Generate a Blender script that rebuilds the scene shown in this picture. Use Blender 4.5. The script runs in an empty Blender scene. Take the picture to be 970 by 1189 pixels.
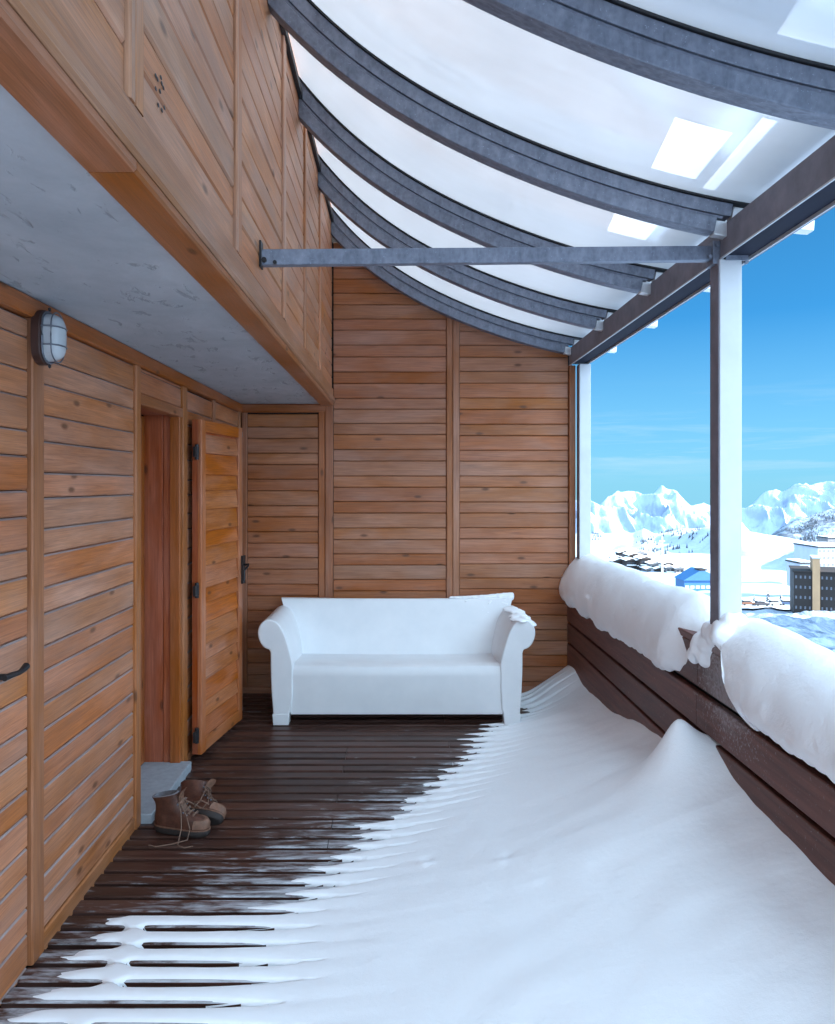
import bpy, bmesh, math, random
import numpy as np
from mathutils import Vector, noise as mn
R = random.Random(7)
PI = math.pi
scene = bpy.context.scene
COL = scene.collection

# ------------------------------------------------------------------ helpers
def link(o, parent=None):
    COL.objects.link(o)
    if parent: o.parent = parent
    return o

def tag(o, label=None, cat=None, group=None, kind=None):
    if label: o['label'] = label
    if cat: o['category'] = cat
    if group: o['group'] = group
    if kind: o['kind'] = kind
    return o

def empty(name, loc=(0, 0, 0), rz=0.0):
    o = bpy.data.objects.new(name, None); link(o)
    o.location = loc; o.rotation_euler = (0, 0, rz); o.empty_display_size = .1
    return o

def copy_tree(o, parent=None):
    c = o.copy(); COL.objects.link(c); c.parent = parent
    for ch in [x for x in o.children]:
        copy_tree(ch, c)
    return c

class MB:
    """collects geometry; build() links it as ONE mesh object"""
    def __init__(s):
        s.v = []; s.f = []; s.uv = []; s.t = []; s.m = []
    def face(s, idx, uvs=None, t=.5, m=0):
        s.f.append(tuple(idx)); s.uv.append(uvs or [(0, 0)] * len(idx)); s.t.append(t); s.m.append(m)
    def prism(s, poly, o, a, b, c, L, t=None, m=0, edge_m=None, uvo=None, swap=False):
        """poly in (b,c) plane extruded along a by L"""
        o = Vector(o); a = Vector(a); b = Vector(b); c = Vector(c)
        t = R.random() if t is None else t
        uo = uvo or (R.random() * 40, R.random() * 40)
        n = len(poly); base = len(s.v)
        for k in (0, L):
            for (p, q) in poly:
                s.v.append(o + a * k + b * p + c * q)
        per = [0]
        for i in range(n):
            p, q = poly[i], poly[(i + 1) % n]
            per.append(per[-1] + math.hypot(q[0] - p[0], q[1] - p[1]))
        for i in range(n):
            j = (i + 1) % n
            mm = m
            if edge_m and i in edge_m: mm = edge_m[i]
            s.face((base + i, base + j, base + n + j, base + n + i),
                   [(uo[0], uo[1] + per[i]), (uo[0], uo[1] + per[i + 1]), (uo[0] + L, uo[1] + per[i + 1]), (uo[0] + L, uo[1] + per[i])], t, mm)
        s.face(tuple(base + i for i in range(n)), [(uo[0] + p * .2, uo[1] + q) for p, q in poly], t, m)
        s.face(tuple(base + n + i for i in reversed(range(n))), [(uo[0] + p * .2, uo[1] + q) for p, q in reversed(poly)], t, m)
    def board(s, o, a, b, c, L, W, T, ch=.007, t=None, m=0, em=None):
        poly = [(0, 0), (W, 0), (W, T - ch), (W - ch, T), (ch, T), (0, T - ch)]
        s.prism(poly, o, a, b, c, L, t, m, {2: em} if em is not None else None)
    def box(s, lo, hi, t=None, m=0, ch=0):
        d = [hi[i] - lo[i] for i in range(3)]
        ax = max(range(3), key=lambda i: d[i])
        A = [Vector((1, 0, 0)), Vector((0, 1, 0)), Vector((0, 0, 1))]
        i1, i2 = [(1, 2), (0, 2), (0, 1)][ax]
        s.prism([(0, 0), (d[i1], 0), (d[i1], d[i2]), (0, d[i2])], lo, A[ax], A[i1], A[i2], d[ax], t, m)
    def tube(s, pts, r, n=8, t=.5, m=0, caps=True):
        pts = [Vector(p) for p in pts]; rings = []
        up = Vector((0, 0, 1)); acc = 0
        for i, p in enumerate(pts):
            d = (pts[min(i + 1, len(pts) - 1)] - pts[max(i - 1, 0)]).normalized()
            x = d.cross(up)
            if x.length < 1e-3: x = d.cross(Vector((0, 1, 0)))
            x.normalize(); y = x.cross(d)
            rr = r[i] if isinstance(r, (list, tuple)) else r
            base = len(s.v)
            for k in range(n):
                an = 2 * PI * k / n
                s.v.append(p + (x * math.cos(an) + y * math.sin(an)) * rr)
            rings.append(base)
        for i in range(len(rings) - 1):
            for k in range(n):
                j = (k + 1) % n
                s.face((rings[i] + k, rings[i] + j, rings[i + 1] + j, rings[i + 1] + k), [(i * .02, k * .01)] * 4, t, m)
        if caps:
            s.face([rings[0] + k for k in reversed(range(n))], None, t, m)
            s.face([rings[-1] + k for k in range(n)], None, t, m)
    def grid(s, P, closed_u=False, t=.5, m=0, uvf=None):
        """P[i][j] points"""
        ni, nj = len(P), len(P[0]); base = len(s.v)
        for row in P:
            for p in row: s.v.append(Vector(p))
        for i in range(ni - 1):
            for j in range(nj if closed_u else nj - 1):
                k = (j + 1) % nj
                s.face((base + i * nj + j, base + i * nj + k, base + (i + 1) * nj + k, base + (i + 1) * nj + j),
                       [(j * .02, i * .02)] * 4, t, m)
        return base
    def loft(s, rings, t=.5, m=0):
        b = s.grid(rings, True, t, m); n = len(rings[0]); k = len(rings)
        s.face([b + i for i in reversed(range(n))], None, t, m)
        s.face([b + (k - 1) * n + i for i in range(n)], None, t, m)
    def ico(s, c, r, sub=2, t=.5, m=0, nz=0, ns=4, seed=0):
        bm = bmesh.new(); bmesh.ops.create_icosphere(bm, subdivisions=sub, radius=1)
        base = len(s.v); c = Vector(c); rr = Vector(r if isinstance(r, (tuple, list)) else (r, r, r))
        for v in bm.verts:
            p = v.co.copy()
            q = Vector((p.x * rr.x, p.y * rr.y, p.z * rr.z))
            if nz: q *= 1 + nz * mn.noise((c + q) * ns + Vector((seed, 0, 0)))
            s.v.append(c + q)
        for f in bm.faces: s.face([base + v.index for v in f.verts], None, t, m)
        bm.free()
    def build(s, name, mats, parent=None, smooth=None, bevel=0, seg=2, recalc=True, loc=None):
        me = bpy.data.meshes.new(name)
        off = Vector(loc) if loc else Vector((0, 0, 0))
        me.from_pydata([tuple(Vector(p) - off) for p in s.v], [], s.f)
        uvl = me.uv_layers.new(name='UVMap')
        flat = np.array([c for f in s.uv for uvv in f for c in uvv], dtype=np.float32)
        if len(flat): uvl.data.foreach_set('uv', flat)
        at = me.attributes.new('tint', 'FLOAT', 'FACE'); at.data.foreach_set('value', np.array(s.t, dtype=np.float32))
        me.polygons.foreach_set('material_index', np.array(s.m, dtype=np.int32))
        for m in (mats if isinstance(mats, (list, tuple)) else [mats]): me.materials.append(m)
        if recalc:
            bm = bmesh.new(); bm.from_mesh(me); bmesh.ops.recalc_face_normals(bm, faces=bm.faces[:]); bm.to_mesh(me); bm.free()
        if smooth is not None:
            me.shade_smooth()
            if smooth < 180: me.set_sharp_from_angle(angle=math.radians(smooth))
        me.update()
        o = bpy.data.objects.new(name, me); link(o, parent)
        if loc: o.location = off
        if bevel:
            b = o.modifiers.new('Bevel', 'BEVEL'); b.width = bevel; b.segments = seg; b.limit_method = 'ANGLE'; b.angle_limit = math.radians(40)
            b.harden_normals = False
        return o

def interp(x, xs, ys): return float(np.interp(x, xs, ys))
def sstep(a, b, x):
    t = np.clip((x - a) / (b - a), 0, 1); return t * t * (3 - 2 * t)

# ------------------------------------------------------------------ materials
class NT:
    def __init__(s, name):
        s.mat = bpy.data.materials.new(name); s.mat.use_nodes = True
        s.nt = s.mat.node_tree; s.nt.nodes.clear()
        s.out = s.n('ShaderNodeOutputMaterial')
    def n(s, t, **kw):
        nd = s.nt.nodes.new(t)
        for k, v in kw.items():
            if k.startswith('i_'):
                nd.inputs[k[2:].replace('_', ' ')].default_value = v
            else: setattr(nd, k, v)
        return nd
    def l(s, a, b): s.nt.links.new(a, b)
    def ramp(s, fac, stops, interp='LINEAR'):
        r = s.n('ShaderNodeValToRGB'); cr = r.color_ramp; cr.interpolation = interp
        while len(cr.elements) < len(stops): cr.elements.new(.5)
        for e, (p, c) in zip(cr.elements, stops):
            e.position = p; e.color = (c[0], c[1], c[2], 1) if isinstance(c, (tuple, list)) else (c, c, c, 1)
        s.l(fac, r.inputs[0]); return r.outputs[0]
    def math(s, op, a, b=None, c=None, clamp=False):
        m = s.n('ShaderNodeMath', operation=op, use_clamp=clamp)
        for i, x in enumerate((a, b, c)):
            if x is None: continue
            if isinstance(x, (int, float)): m.inputs[i].default_value = x
            else: s.l(x, m.inputs[i])
        return m.outputs[0]
    def mix(s, fac, a, b, mode='MIX'):
        m = s.n('ShaderNodeMix', data_type='RGBA', blend_type=mode)
        for i, x in ((0, fac), (6, a), (7, b)):
            if isinstance(x, (int, float)): m.inputs[i].default_value = x
            elif isinstance(x, (tuple, list)): m.inputs[i].default_value = (x[0], x[1], x[2], 1)
            else: s.l(x, m.inputs[i])
        return m.outputs[2]
    def noise(s, vec, scale, detail=4, rough=.55, dist=0, dim='3D'):
        n = s.n('ShaderNodeTexNoise', noise_dimensions=dim)
        n.inputs['Scale'].default_value = scale; n.inputs['Detail'].default_value = detail
        n.inputs['Roughness'].default_value = rough; n.inputs['Distortion'].default_value = dist
        s.l(vec, n.inputs['Vector']); return n.outputs[0]
    def mapping(s, vec, scale=(1, 1, 1), loc=(0, 0, 0), rot=(0, 0, 0)):
        m = s.n('ShaderNodeMapping'); m.inputs['Scale'].default_value = scale; m.inputs['Location'].default_value = loc; m.inputs['Rotation'].default_value = rot
        s.l(vec, m.inputs[0]); return m.outputs[0]
    def bsdf(s, col, rough=.5, bump=None, bstr=.3, bdist=.01, **kw):
        b = s.n('ShaderNodeBsdfPrincipled')
        if isinstance(col, (tuple, list)): b.inputs['Base Color'].default_value = (*col[:3], 1)
        else: s.l(col, b.inputs['Base Color'])
        if isinstance(rough, (int, float)): b.inputs['Roughness'].default_value = rough
        else: s.l(rough, b.inputs['Roughness'])
        if bump is not None:
            bp = s.n('ShaderNodeBump'); bp.inputs['Strength'].default_value = bstr; bp.inputs['Distance'].default_value = bdist
            s.l(bump, bp.inputs['Height']); s.l(bp.outputs[0], b.inputs['Normal'])
        for k, v in kw.items():
            b.inputs[k.replace('_', ' ')].default_value = v
        s.l(b.outputs[0], s.out.inputs[0]); return b

def wood(name, dark, light, rough=.42, grey=0.0, knots=.3, tintamp=.35, knotcol=.35, spec=.4):
    m = NT(name)
    uv = m.n('ShaderNodeUVMap').outputs[0]
    tint = m.n('ShaderNodeAttribute', attribute_name='tint').outputs[2]
    g1 = m.noise(m.mapping(uv, (1.1, 26, 1)), 2.2, 5, .6, .9, '2D')
    g2 = m.noise(m.mapping(uv, (3.0, 150, 1)), 2.0, 3, .6, .2, '2D')
    big = m.noise(m.mapping(uv, (1.3, 4, 1)), 1.4, 3, .5, .3, '2D')
    g = m.math('ADD', m.math('MULTIPLY', g1, .55), m.math('MULTIPLY', g2, .45))
    c = m.ramp(g, [(.34, dark), (.63, light)])
    # per-board tone
    val = m.math('ADD', m.math('MULTIPLY', tint, tintamp), 1 - tintamp * .5)
    val = m.math('MULTIPLY', val, m.math('ADD', m.math('MULTIPLY', big, .5), .75))
    hsv = m.n('ShaderNodeHueSaturation')
    m.l(c, hsv.inputs['Color']); m.l(val, hsv.inputs['Value'])
    m.l(m.math('ADD', m.math('MULTIPLY', m.math('FRACT', m.math('MULTIPLY', tint, 7.3)), .006), .4955), hsv.inputs['Hue'])
    m.l(m.math('ADD', m.math('MULTIPLY', m.math('ADD', m.math('MULTIPLY', m.math('FRACT', m.math('MULTIPLY', tint, 3.7)), .4), big), -.42), 1.28), hsv.inputs['Saturation'])
    c = hsv.outputs[0]
    if grey:
        gm = m.noise(m.mapping(uv, (.9, 3, 1)), 1.7, 4, .6, .4, '2D')
        c = m.mix(m.math('MULTIPLY', m.ramp(gm, [(.45, 0), (.7, 1)]), grey), c, (.29, .185, .145))
    # knots
    v = m.n('ShaderNodeTexVoronoi', voronoi_dimensions='2D'); v.inputs['Scale'].default_value = 1
    m.l(m.mapping(uv, (3.2, 8.5, 1)), v.inputs['Vector'])
    sep = m.n('ShaderNodeSeparateColor'); m.l(v.outputs['Color'], sep.inputs[0])
    keep = m.math('LESS_THAN', sep.outputs[0], knots)
    kd = m.math('MULTIPLY', m.ramp(v.outputs['Distance'], [(.05, 1), (.13, 0)]), keep)
    c = m.mix(m.math('MULTIPLY', kd, .8), c, (dark[0] * knotcol, dark[1] * knotcol, dark[2] * knotcol))
    ro = m.math('ADD', m.math('MULTIPLY', g, .25), rough - .1)
    m.bsdf(c, ro, g, .25, .004, Specular_IOR_Level=spec)
    return m.mat

M = {}
M['wood_wall'] = wood('stained_pine_wall', (.34, .122, .050), (.56, .218, .092), .45, .28, .3, .17)
M['wood_fascia'] = wood('stained_pine_upper', (.34, .138, .058), (.57, .25, .112), .40, .4, .3, .2)
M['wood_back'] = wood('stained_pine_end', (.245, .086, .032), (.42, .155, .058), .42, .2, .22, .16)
M['wood_trim'] = wood('stained_pine_trim', (.255, .096, .034), (.43, .17, .062), .42, .15, .08, .2)
M['wood_lip'] = wood('orange_pine_lip', (.25, .085, .026), (.40, .135, .045), .42, .0, .15, .2)
M['wood_shutter'] = wood('orange_pine_shutter', (.30, .085, .022), (.52, .165, .042), .40, .0, .15, .18)
M['wood_red'] = wood('red_brown_reveal', (.26, .068, .028), (.42, .12, .05), .4, 0, .4, .15)
M['wood_rail'] = wood('dark_red_rail', (.040, .016, .013), (.085, .034, .025), .42, .0, .03, .2)
M['board_edge'] = wood('pale_board_edge', (.24, .165, .145), (.38, .29, .265), .6, 0, 0, .2)  # paler tone for the top chamfer of the left-wall boards

def flat(name, col, rough=.5, metallic=0, amp=.15, scale=12, bump=.1, **kw):
    m = NT(name); p = m.n('ShaderNodeTexCoord').outputs['Object']
    nz = m.noise(p, scale, 5, .6)
    c = m.ramp(nz, [(.3, tuple(x * (1 - amp) for x in col)), (.7, tuple(min(1, x * (1 + amp)) for x in col))])
    m.bsdf(c, m.math('ADD', m.math('MULTIPLY', nz, .2), rough - .1), nz, bump, .003, Metallic=metallic, **kw)
    return m.mat

def galv(name, a, b, metallic=.55, rough=.5, streak=1):
    m = NT(name); p = m.n('ShaderNodeTexCoord').outputs['Object']
    n1 = m.noise(m.mapping(p, (14, 40, 6)), 1.6, 5, .65, .4)
    v = m.n('ShaderNodeTexVoronoi'); v.inputs['Scale'].default_value = 55; m.l(p, v.inputs['Vector'])
    f = m.math('ADD', m.math('MULTIPLY', n1, .8), m.math('MULTIPLY', v.outputs['Distance'], .14))
    c = m.ramp(f, [(.28, a), (.66, b)])
    n2 = m.noise(p, 130, 2, .5)
    c = m.mix(m.ramp(n2, [(.68, 0), (.74, .6)]), c, tuple(min(1, x * 1.6) for x in b))
    m.bsdf(c, m.math('ADD', m.math('MULTIPLY', n1, .25), rough - .1), n1, .15, .003, Metallic=metallic)
    return m.mat
M['galv'] = galv('galvanised_steel', (.12, .135, .175), (.26, .285, .345), .35, .5)
M['galv_light'] = flat('bright_zinc', (.56, .575, .59), .5, .1, .07, 6, .15)
M['alu'] = galv('aluminium', (.6, .61, .62), (.78, .79, .8), .6, .35)
M['beam'] = flat('beam_brown_grey', (.20, .195, .23), .6, .0, .22, 9, Specular_IOR_Level=.25)
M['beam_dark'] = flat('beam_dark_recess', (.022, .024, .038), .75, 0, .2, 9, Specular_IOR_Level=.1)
M['black'] = flat('black_rubber', (.012, .012, .014), .6)
M['iron'] = flat('black_iron', (.022, .021, .023), .45, .3)
M['iron_grey'] = flat('grey_iron', (.16, .17, .2), .45, .5)

def concrete():
    m = NT('board_concrete'); p = m.n('ShaderNodeTexCoord').outputs['Object']
    n1 = m.noise(m.mapping(p, (1.2, .8, 1)), 2.5, 6, .65, .3)
    n2 = m.noise(m.mapping(p, (7, 2.5, 1)), 2.4, 5, .6, .6)
    c = m.ramp(n1, [(.3, (.33, .36, .395)), (.7, (.47, .50, .535))])
    pits = m.ramp(n2, [(.34, 1), (.41, 0)])
    c = m.mix(m.math('MULTIPLY', pits, .45), c, (.16, .17, .19))
    m.bsdf(c, .8, m.math('SUBTRACT', n1, m.math('MULTIPLY', pits, .6)), .5, .01)
    return m.mat
M['concrete'] = concrete()
M['step'] = flat('pale_concrete', (.33, .365, .40), .8, 0, .12, 30, .4)

def snow(name, col=(.91, .925, .95), bump=.5, scale=40, lumps=0.0):
    m = NT(name); p = m.n('ShaderNodeTexCoord').outputs['Object']
    n1 = m.noise(p, scale, 5, .6); n2 = m.noise(p, 260, 2, .6)
    h = m.math('ADD', n1, m.math('MULTIPLY', n2, .35))
    m.bsdf(col, .65, h, bump, .006, Specular_IOR_Level=.25, Subsurface_Weight=.0)
    return m.mat
M['snow'] = snow('fresh_snow')
M['snow_drift'] = snow('drifted_snow', (.91, .93, .955), .30, 38)
def snowfar():
    m = NT('snowfield'); p = m.n('ShaderNodeTexCoord').outputs['Object']
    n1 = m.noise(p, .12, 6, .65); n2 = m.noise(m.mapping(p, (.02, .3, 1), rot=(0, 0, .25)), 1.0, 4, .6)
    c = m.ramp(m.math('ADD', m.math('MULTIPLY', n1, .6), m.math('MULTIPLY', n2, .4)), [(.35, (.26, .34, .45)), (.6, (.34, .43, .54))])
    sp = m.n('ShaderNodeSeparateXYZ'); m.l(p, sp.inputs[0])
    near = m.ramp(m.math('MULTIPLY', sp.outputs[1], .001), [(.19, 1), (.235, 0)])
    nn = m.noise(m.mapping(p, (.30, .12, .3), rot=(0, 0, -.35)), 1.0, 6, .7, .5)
    tr = m.ramp(nn, [(.40, (.10, .15, .23)), (.62, (.38, .46, .57))])  # near field: patchy trampled snow, darkened and blued to stand in for shade
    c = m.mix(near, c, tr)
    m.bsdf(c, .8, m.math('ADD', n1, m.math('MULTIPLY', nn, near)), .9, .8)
    return m.mat
M['snowfield'] = snowfar()
def mountain():
    m = NT('alpine_snow_rock'); tc = m.n('ShaderNodeTexCoord').outputs['Object']
    geo = m.n('ShaderNodeNewGeometry'); sx = m.n('ShaderNodeSeparateXYZ'); m.l(geo.outputs['Normal'], sx.inputs[0])
    n1 = m.noise(tc, .02, 7, .65); n0 = m.noise(m.mapping(tc, (1, 1, .4)), .008, 5, .6)
    st = m.math('ADD', sx.outputs[2], m.math('MULTIPLY', m.math('SUBTRACT', n1, .5), .5))
    f = m.ramp(st, [(.36, 1), (.5, 0)])
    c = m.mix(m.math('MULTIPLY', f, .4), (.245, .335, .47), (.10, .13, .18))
    m.bsdf(c, .8, m.math('ADD', n1, n0), 1.0, 6)
    return m.mat
M['mountain'] = mountain()
def woodedhill():
    m = NT('wooded_hill'); tc = m.n('ShaderNodeTexCoord').outputs['Object']
    n1 = m.noise(m.mapping(tc, (1, 1, .5)), .05, 5, .7); n2 = m.noise(tc, .008, 4, .6)
    f = m.ramp(m.math('ADD', m.math('MULTIPLY', n1, .6), m.math('MULTIPLY', n2, .4)), [(.42, 0), (.54, 1)])
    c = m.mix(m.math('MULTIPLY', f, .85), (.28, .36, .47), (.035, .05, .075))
    m.bsdf(c, .85, n1, 1, 6); return m.mat
M['wooded'] = woodedhill()

def plastic_white():
    m = NT('matt_white_plastic'); p = m.n('ShaderNodeTexCoord').outputs['Object']
    nz = m.noise(p, 90, 3, .6)
    dirt = m.noise(p, 5, 4, .6)
    c = m.ramp(dirt, [(.3, (.78, .80, .82)), (.7, (.84, .855, .87))])
    m.bsdf(c, .42, nz, .08, .002, Specular_IOR_Level=.4)
    return m.mat
M['plastic'] = plastic_white()

def deckmat():
    m = NT('wet_deck_slats')
    uv = m.n('ShaderNodeUVMap').outputs[0]; tint = m.n('ShaderNodeAttribute', attribute_name='tint').outputs[2]
    g1 = m.noise(m.mapping(uv, (1.0, 34, 1)), 2.2, 5, .6, .7, '2D'); g2 = m.noise(m.mapping(uv, (3, 12, 1)), 1.1, 4, .6, .3, '2D')
    c = m.ramp(g1, [(.3, (.030, .013, .010)), (.7, (.085, .036, .025))])
    v = m.math('ADD', m.math('MULTIPLY', tint, .7), .65)
    h = m.n('ShaderNodeHueSaturation'); m.l(c, h.inputs['Color']); m.l(v, h.inputs['Value']); c = h.outputs[0]
    c = m.mix(m.math('MULTIPLY', m.ramp(g2, [(.55, 0), (.75, 1)]), .45), c, (.14, .085, .07))
    # frost dust on the slats near the edge of the drift
    p = m.n('ShaderNodeNewGeometry').outputs['Position']
    sp = m.n('ShaderNodeSeparateXYZ'); m.l(p, sp.inputs[0])
    d = m.math('ADD', sp.outputs[0], m.math('MULTIPLY', m.math('SUBTRACT', 3.55, sp.outputs[1]), .85))   # grows towards the drift
    near = m.n('ShaderNodeMapRange'); m.l(d, near.inputs[0]); near.inputs[1].default_value = -1.0; near.inputs[2].default_value = .15
    fn = m.noise(m.mapping(p, (5, 30, 1)), 1.0, 6, .7, .3)
    up = m.n('ShaderNodeSeparateXYZ'); m.l(m.n('ShaderNodeNewGeometry').outputs['Normal'], up.inputs[0])
    fr = m.math('MULTIPLY', m.ramp(m.math('ADD', fn, m.math('MULTIPLY', near.outputs[0], .34)), [(.62, 0), (.84, 1)]), m.math('GREATER_THAN', up.outputs[2], .6))
    c = m.mix(m.math('MULTIPLY', fr, .8), c, (.62, .65, .70))
    ro = m.math('ADD', m.math('MULTIPLY', g1, .3), m.math('ADD', .25, m.math('MULTIPLY', fr, .3)))
    m.bsdf(c, ro, g1, .35, .004, Specular_IOR_Level=.45)
    return m.mat
M['deck'] = deckmat()

def railmat():
    m = NT('dark_red_parapet_frosted'); uv = m.n('ShaderNodeUVMap').outputs[0]; tint = m.n('ShaderNodeAttribute', attribute_name='tint').outputs[2]
    g1 = m.noise(m.mapping(uv, (1.2, 20, 1)), 2, 5, .6, .5, '2D')
    c = m.ramp(g1, [(.3, (.080, .026, .019)), (.7, (.150, .052, .036))])
    h = m.n('ShaderNodeHueSaturation'); m.l(c, h.inputs['Color']); m.l(m.math('ADD', m.math('MULTIPLY', tint, .4), .8), h.inputs['Value']); c = h.outputs[0]
    p = m.n('ShaderNodeNewGeometry').outputs['Position']; sp = m.n('ShaderNodeSeparateXYZ'); m.l(p, sp.inputs[0])
    fn = m.noise(p, 60, 5, .75)
    dy = m.math('ABSOLUTE', m.math('SUBTRACT', sp.outputs[1], 3.12))
    mask = m.math('MULTIPLY', m.ramp(dy, [(.05, 1), (.45, 0)]), m.ramp(sp.outputs[2], [(.52, 0), (.75, 1)]))
    fr = m.ramp(m.math('ADD', fn, m.math('MULTIPLY', mask, .2)), [(.61, 0), (.70, 1)])
    big = m.ramp(m.math('MULTIPLY', mask, m.noise(p, 14, 4, .6)), [(.2, 0), (.6, .55)])
    c = m.mix(m.math('MAXIMUM', m.math('MULTIPLY', fr, .55), big), c, (.42, .41, .43))
    m.bsdf(c, .5, g1, .2, .004)
    return m.mat
M['parapet'] = railmat()

def panelmat(name, tr, df, gl=.06):
    m = NT(name); p = m.n('ShaderNodeTexCoord').outputs['Object']
    nz = m.noise(p, 3, 5, .6); nf = m.noise(m.mapping(p, (2, 9, 2)), 2, 5, .65)
    a = m.ramp(m.math('ADD', m.math('MULTIPLY', nz, .5), m.math('MULTIPLY', nf, .5)), [(.3, tuple(x * .88 for x in tr)), (.65, tr)])
    t = m.n('ShaderNodeBsdfTranslucent'); m.l(a, t.inputs[0])
    d = m.n('ShaderNodeBsdfDiffuse'); d.inputs[0].default_value = (*df, 1)
    add = m.n('ShaderNodeAddShader'); m.l(t.outputs[0], add.inputs[0]); m.l(d.outputs[0], add.inputs[1])
    g = m.n('ShaderNodeBsdfGlossy'); g.inputs['Roughness'].default_value = .16; g.inputs[0].default_value = (1, 1, 1, 1)
    fr = m.n('ShaderNodeFresnel'); fr.inputs[0].default_value = 1.4
    mx = m.n('ShaderNodeMixShader')
    if gl: m.l(m.math('MULTIPLY', fr.outputs[0], gl), mx.inputs[0])
    else: mx.inputs[0].default_value = 0
    m.l(add.outputs[0], mx.inputs[1]); m.l(g.outputs[0], mx.inputs[2]); m.l(mx.outputs[0], m.out.inputs[0])
    return m.mat
M['panel'] = panelmat('opal_polycarbonate', (.255, .27, .295), (.47, .475, .48), .3)
M['roofsnow'] = panelmat('snow_sheet', (.37, .385, .40), (.42, .42, .42), 0)

def glassm():
    m = NT('frosted_lamp_glass'); m.bsdf((.78, .80, .82), .25, Transmission_Weight=.35, IOR=1.45); return m.mat
M['glass'] = glassm()
def leather():
    m = NT('worn_brown_leather'); p = m.n('ShaderNodeTexCoord').outputs['Object']
    n = m.noise(p, 26, 5, .65); n2 = m.noise(p, 160, 3, .6)
    c = m.ramp(n, [(.3, (.050, .018, .012)), (.7, (.130, .050, .030))])
    c = m.mix(m.ramp(n, [(.68, 0), (.8, .5)]), c, (.26, .14, .095))
    m.bsdf(c, .5, m.math('ADD', n, m.math('MULTIPLY', n2, .3)), .4, .004); return m.mat
M['leather'] = leather()
M['leather_light'] = flat('tan_leather', (.19, .095, .06), .6, 0, .3, 40, .3)
M['felt'] = flat('grey_lining', (.17, .165, .18), .9, 0, .2, 80, .4)
M['sole'] = flat('dark_rubber_sole', (.028, .020, .018), .7, 0, .2, 40)
M['lace'] = flat('brown_lace', (.17, .10, .07), .8, 0, .3, 200)
M['lamp_base'] = flat('dark_brown_lamp_base', (.055, .022, .016), .5)
M['dark_in'] = flat('dark_membrane', (.012, .011, .012), .9)
M['bdark'] = flat('dark_timber_facade', (.013, .009, .009), .7, 0, .3, .6)
M['btan'] = flat('tan_concrete', (.40, .25, .14), .8, 0, .12, .4)
M['bwhite'] = flat('white_render', (.42, .46, .54), .8, 0, .08, .4)
M['bgrey'] = flat('grey_render', (.17, .165, .17), .8, 0, .2, .4)
M['bwood'] = flat('brown_chalet_wood', (.035, .026, .024), .8, 0, .3, .5)
M['bblue'] = flat('blue_cladding_and_snow_shade', (.035, .13, .30), .6, 0, .1, .5)
M['bpale'] = flat('pale_window_pane', (.10, .115, .15), .3, 0, .15, 1)
M['bglass'] = flat('dark_window_pane', (.03, .035, .045), .2)
M['mast'] = flat('pale_mast', (.6, .56, .5), .6)
M['tyre'] = flat('tyre', (.02, .02, .02), .8)
for i, c in enumerate([(.05, .05, .06), (.16, .07, .04), (.05, .09, .18), (.28, .28, .3)]):
    M['car%d' % i] = flat('car_paint_%s' % ('black', 'rust', 'blue', 'silver')[i], c, .3)
M['conifer'] = flat('conifer_needles', (.05, .065, .085), .9, 0, .3, .8)
M['bark'] = flat('bark', (.06, .045, .035), .9)

# ------------------------------------------------------------------ camera
EYE = 1.64; F = 900.0; CX, CY = 465.0, 563.0; PW, PH = 970.0, 1189.0
cam = bpy.data.cameras.new('camera'); cam.sensor_fit = 'VERTICAL'; cam.sensor_height = 24; cam.sensor_width = 24
cam.lens = 24 * F / PH; cam.clip_end = 30000; cam.clip_start = .05
cam.shift_x = (PW / 2 - CX) / PH; cam.shift_y = -(PH / 2 - CY) / PH
co = bpy.data.objects.new('camera', cam); link(co); co.location = (0, 0, EYE); co.rotation_euler = (PI / 2, 0, 0)
scene.camera = co
def px(u, v, Y): return Vector(((u - CX) * Y / F, Y, EYE - (v - CY) * Y / F))

# ------------------------------------------------------------------ key sizes
XL = -1.268            # face of the door wall
YB = 6.12              # face of the end wall
Y0 = -1.2              # rear end of the terrace (behind the camera)
XF = -.54              # face of the upper wall
ZS = 2.28              # soffit
RX = [-.60, -.54, -.488, -.228, .123, .463, .804, 1.144, 1.263, 1.5, 1.70]
RZ = [3.665, 3.595, 3.54, 3.304, 3.08, 2.917, 2.794, 2.696, 2.671, 2.632, 2.612]
_cf = np.polyfit(RX, RZ, 5)
def rf(x): return float(np.polyval(_cf, x))
def rn(x):
    d = float(np.polyval(np.polyder(_cf), x)); v = Vector((-d, 0, 1)); v.normalize(); return v
def rp(x, off, y):
    n = rn(x); return Vector((x + n.x * off, y, rf(x) + n.z * off))
def rx_at(z):       # x at which the rafter underside (+.07) reaches height z
    for x in np.linspace(1.5, -.6, 400):
        if rf(x) + .125 >= z: return float(x)
    return -.6

X_, Y_, Z_ = (1, 0, 0), (0, 1, 0), (0, 0, 1)
def rows(z0, z1, start, wide=.115, narrow=.09):
    """alternating wide and narrow boards; yields (bottom, top)"""
    z = start
    k = 0
    while z > z0: z -= (wide + narrow)
    while z < z1 - .004:
        w = wide if k % 2 == 0 else narrow
        w += R.uniform(-.004, .004)
        a, b = max(z, z0), min(z + w, z1)
        if b - a > .012: yield a, b
        z += w; k += 1

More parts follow.
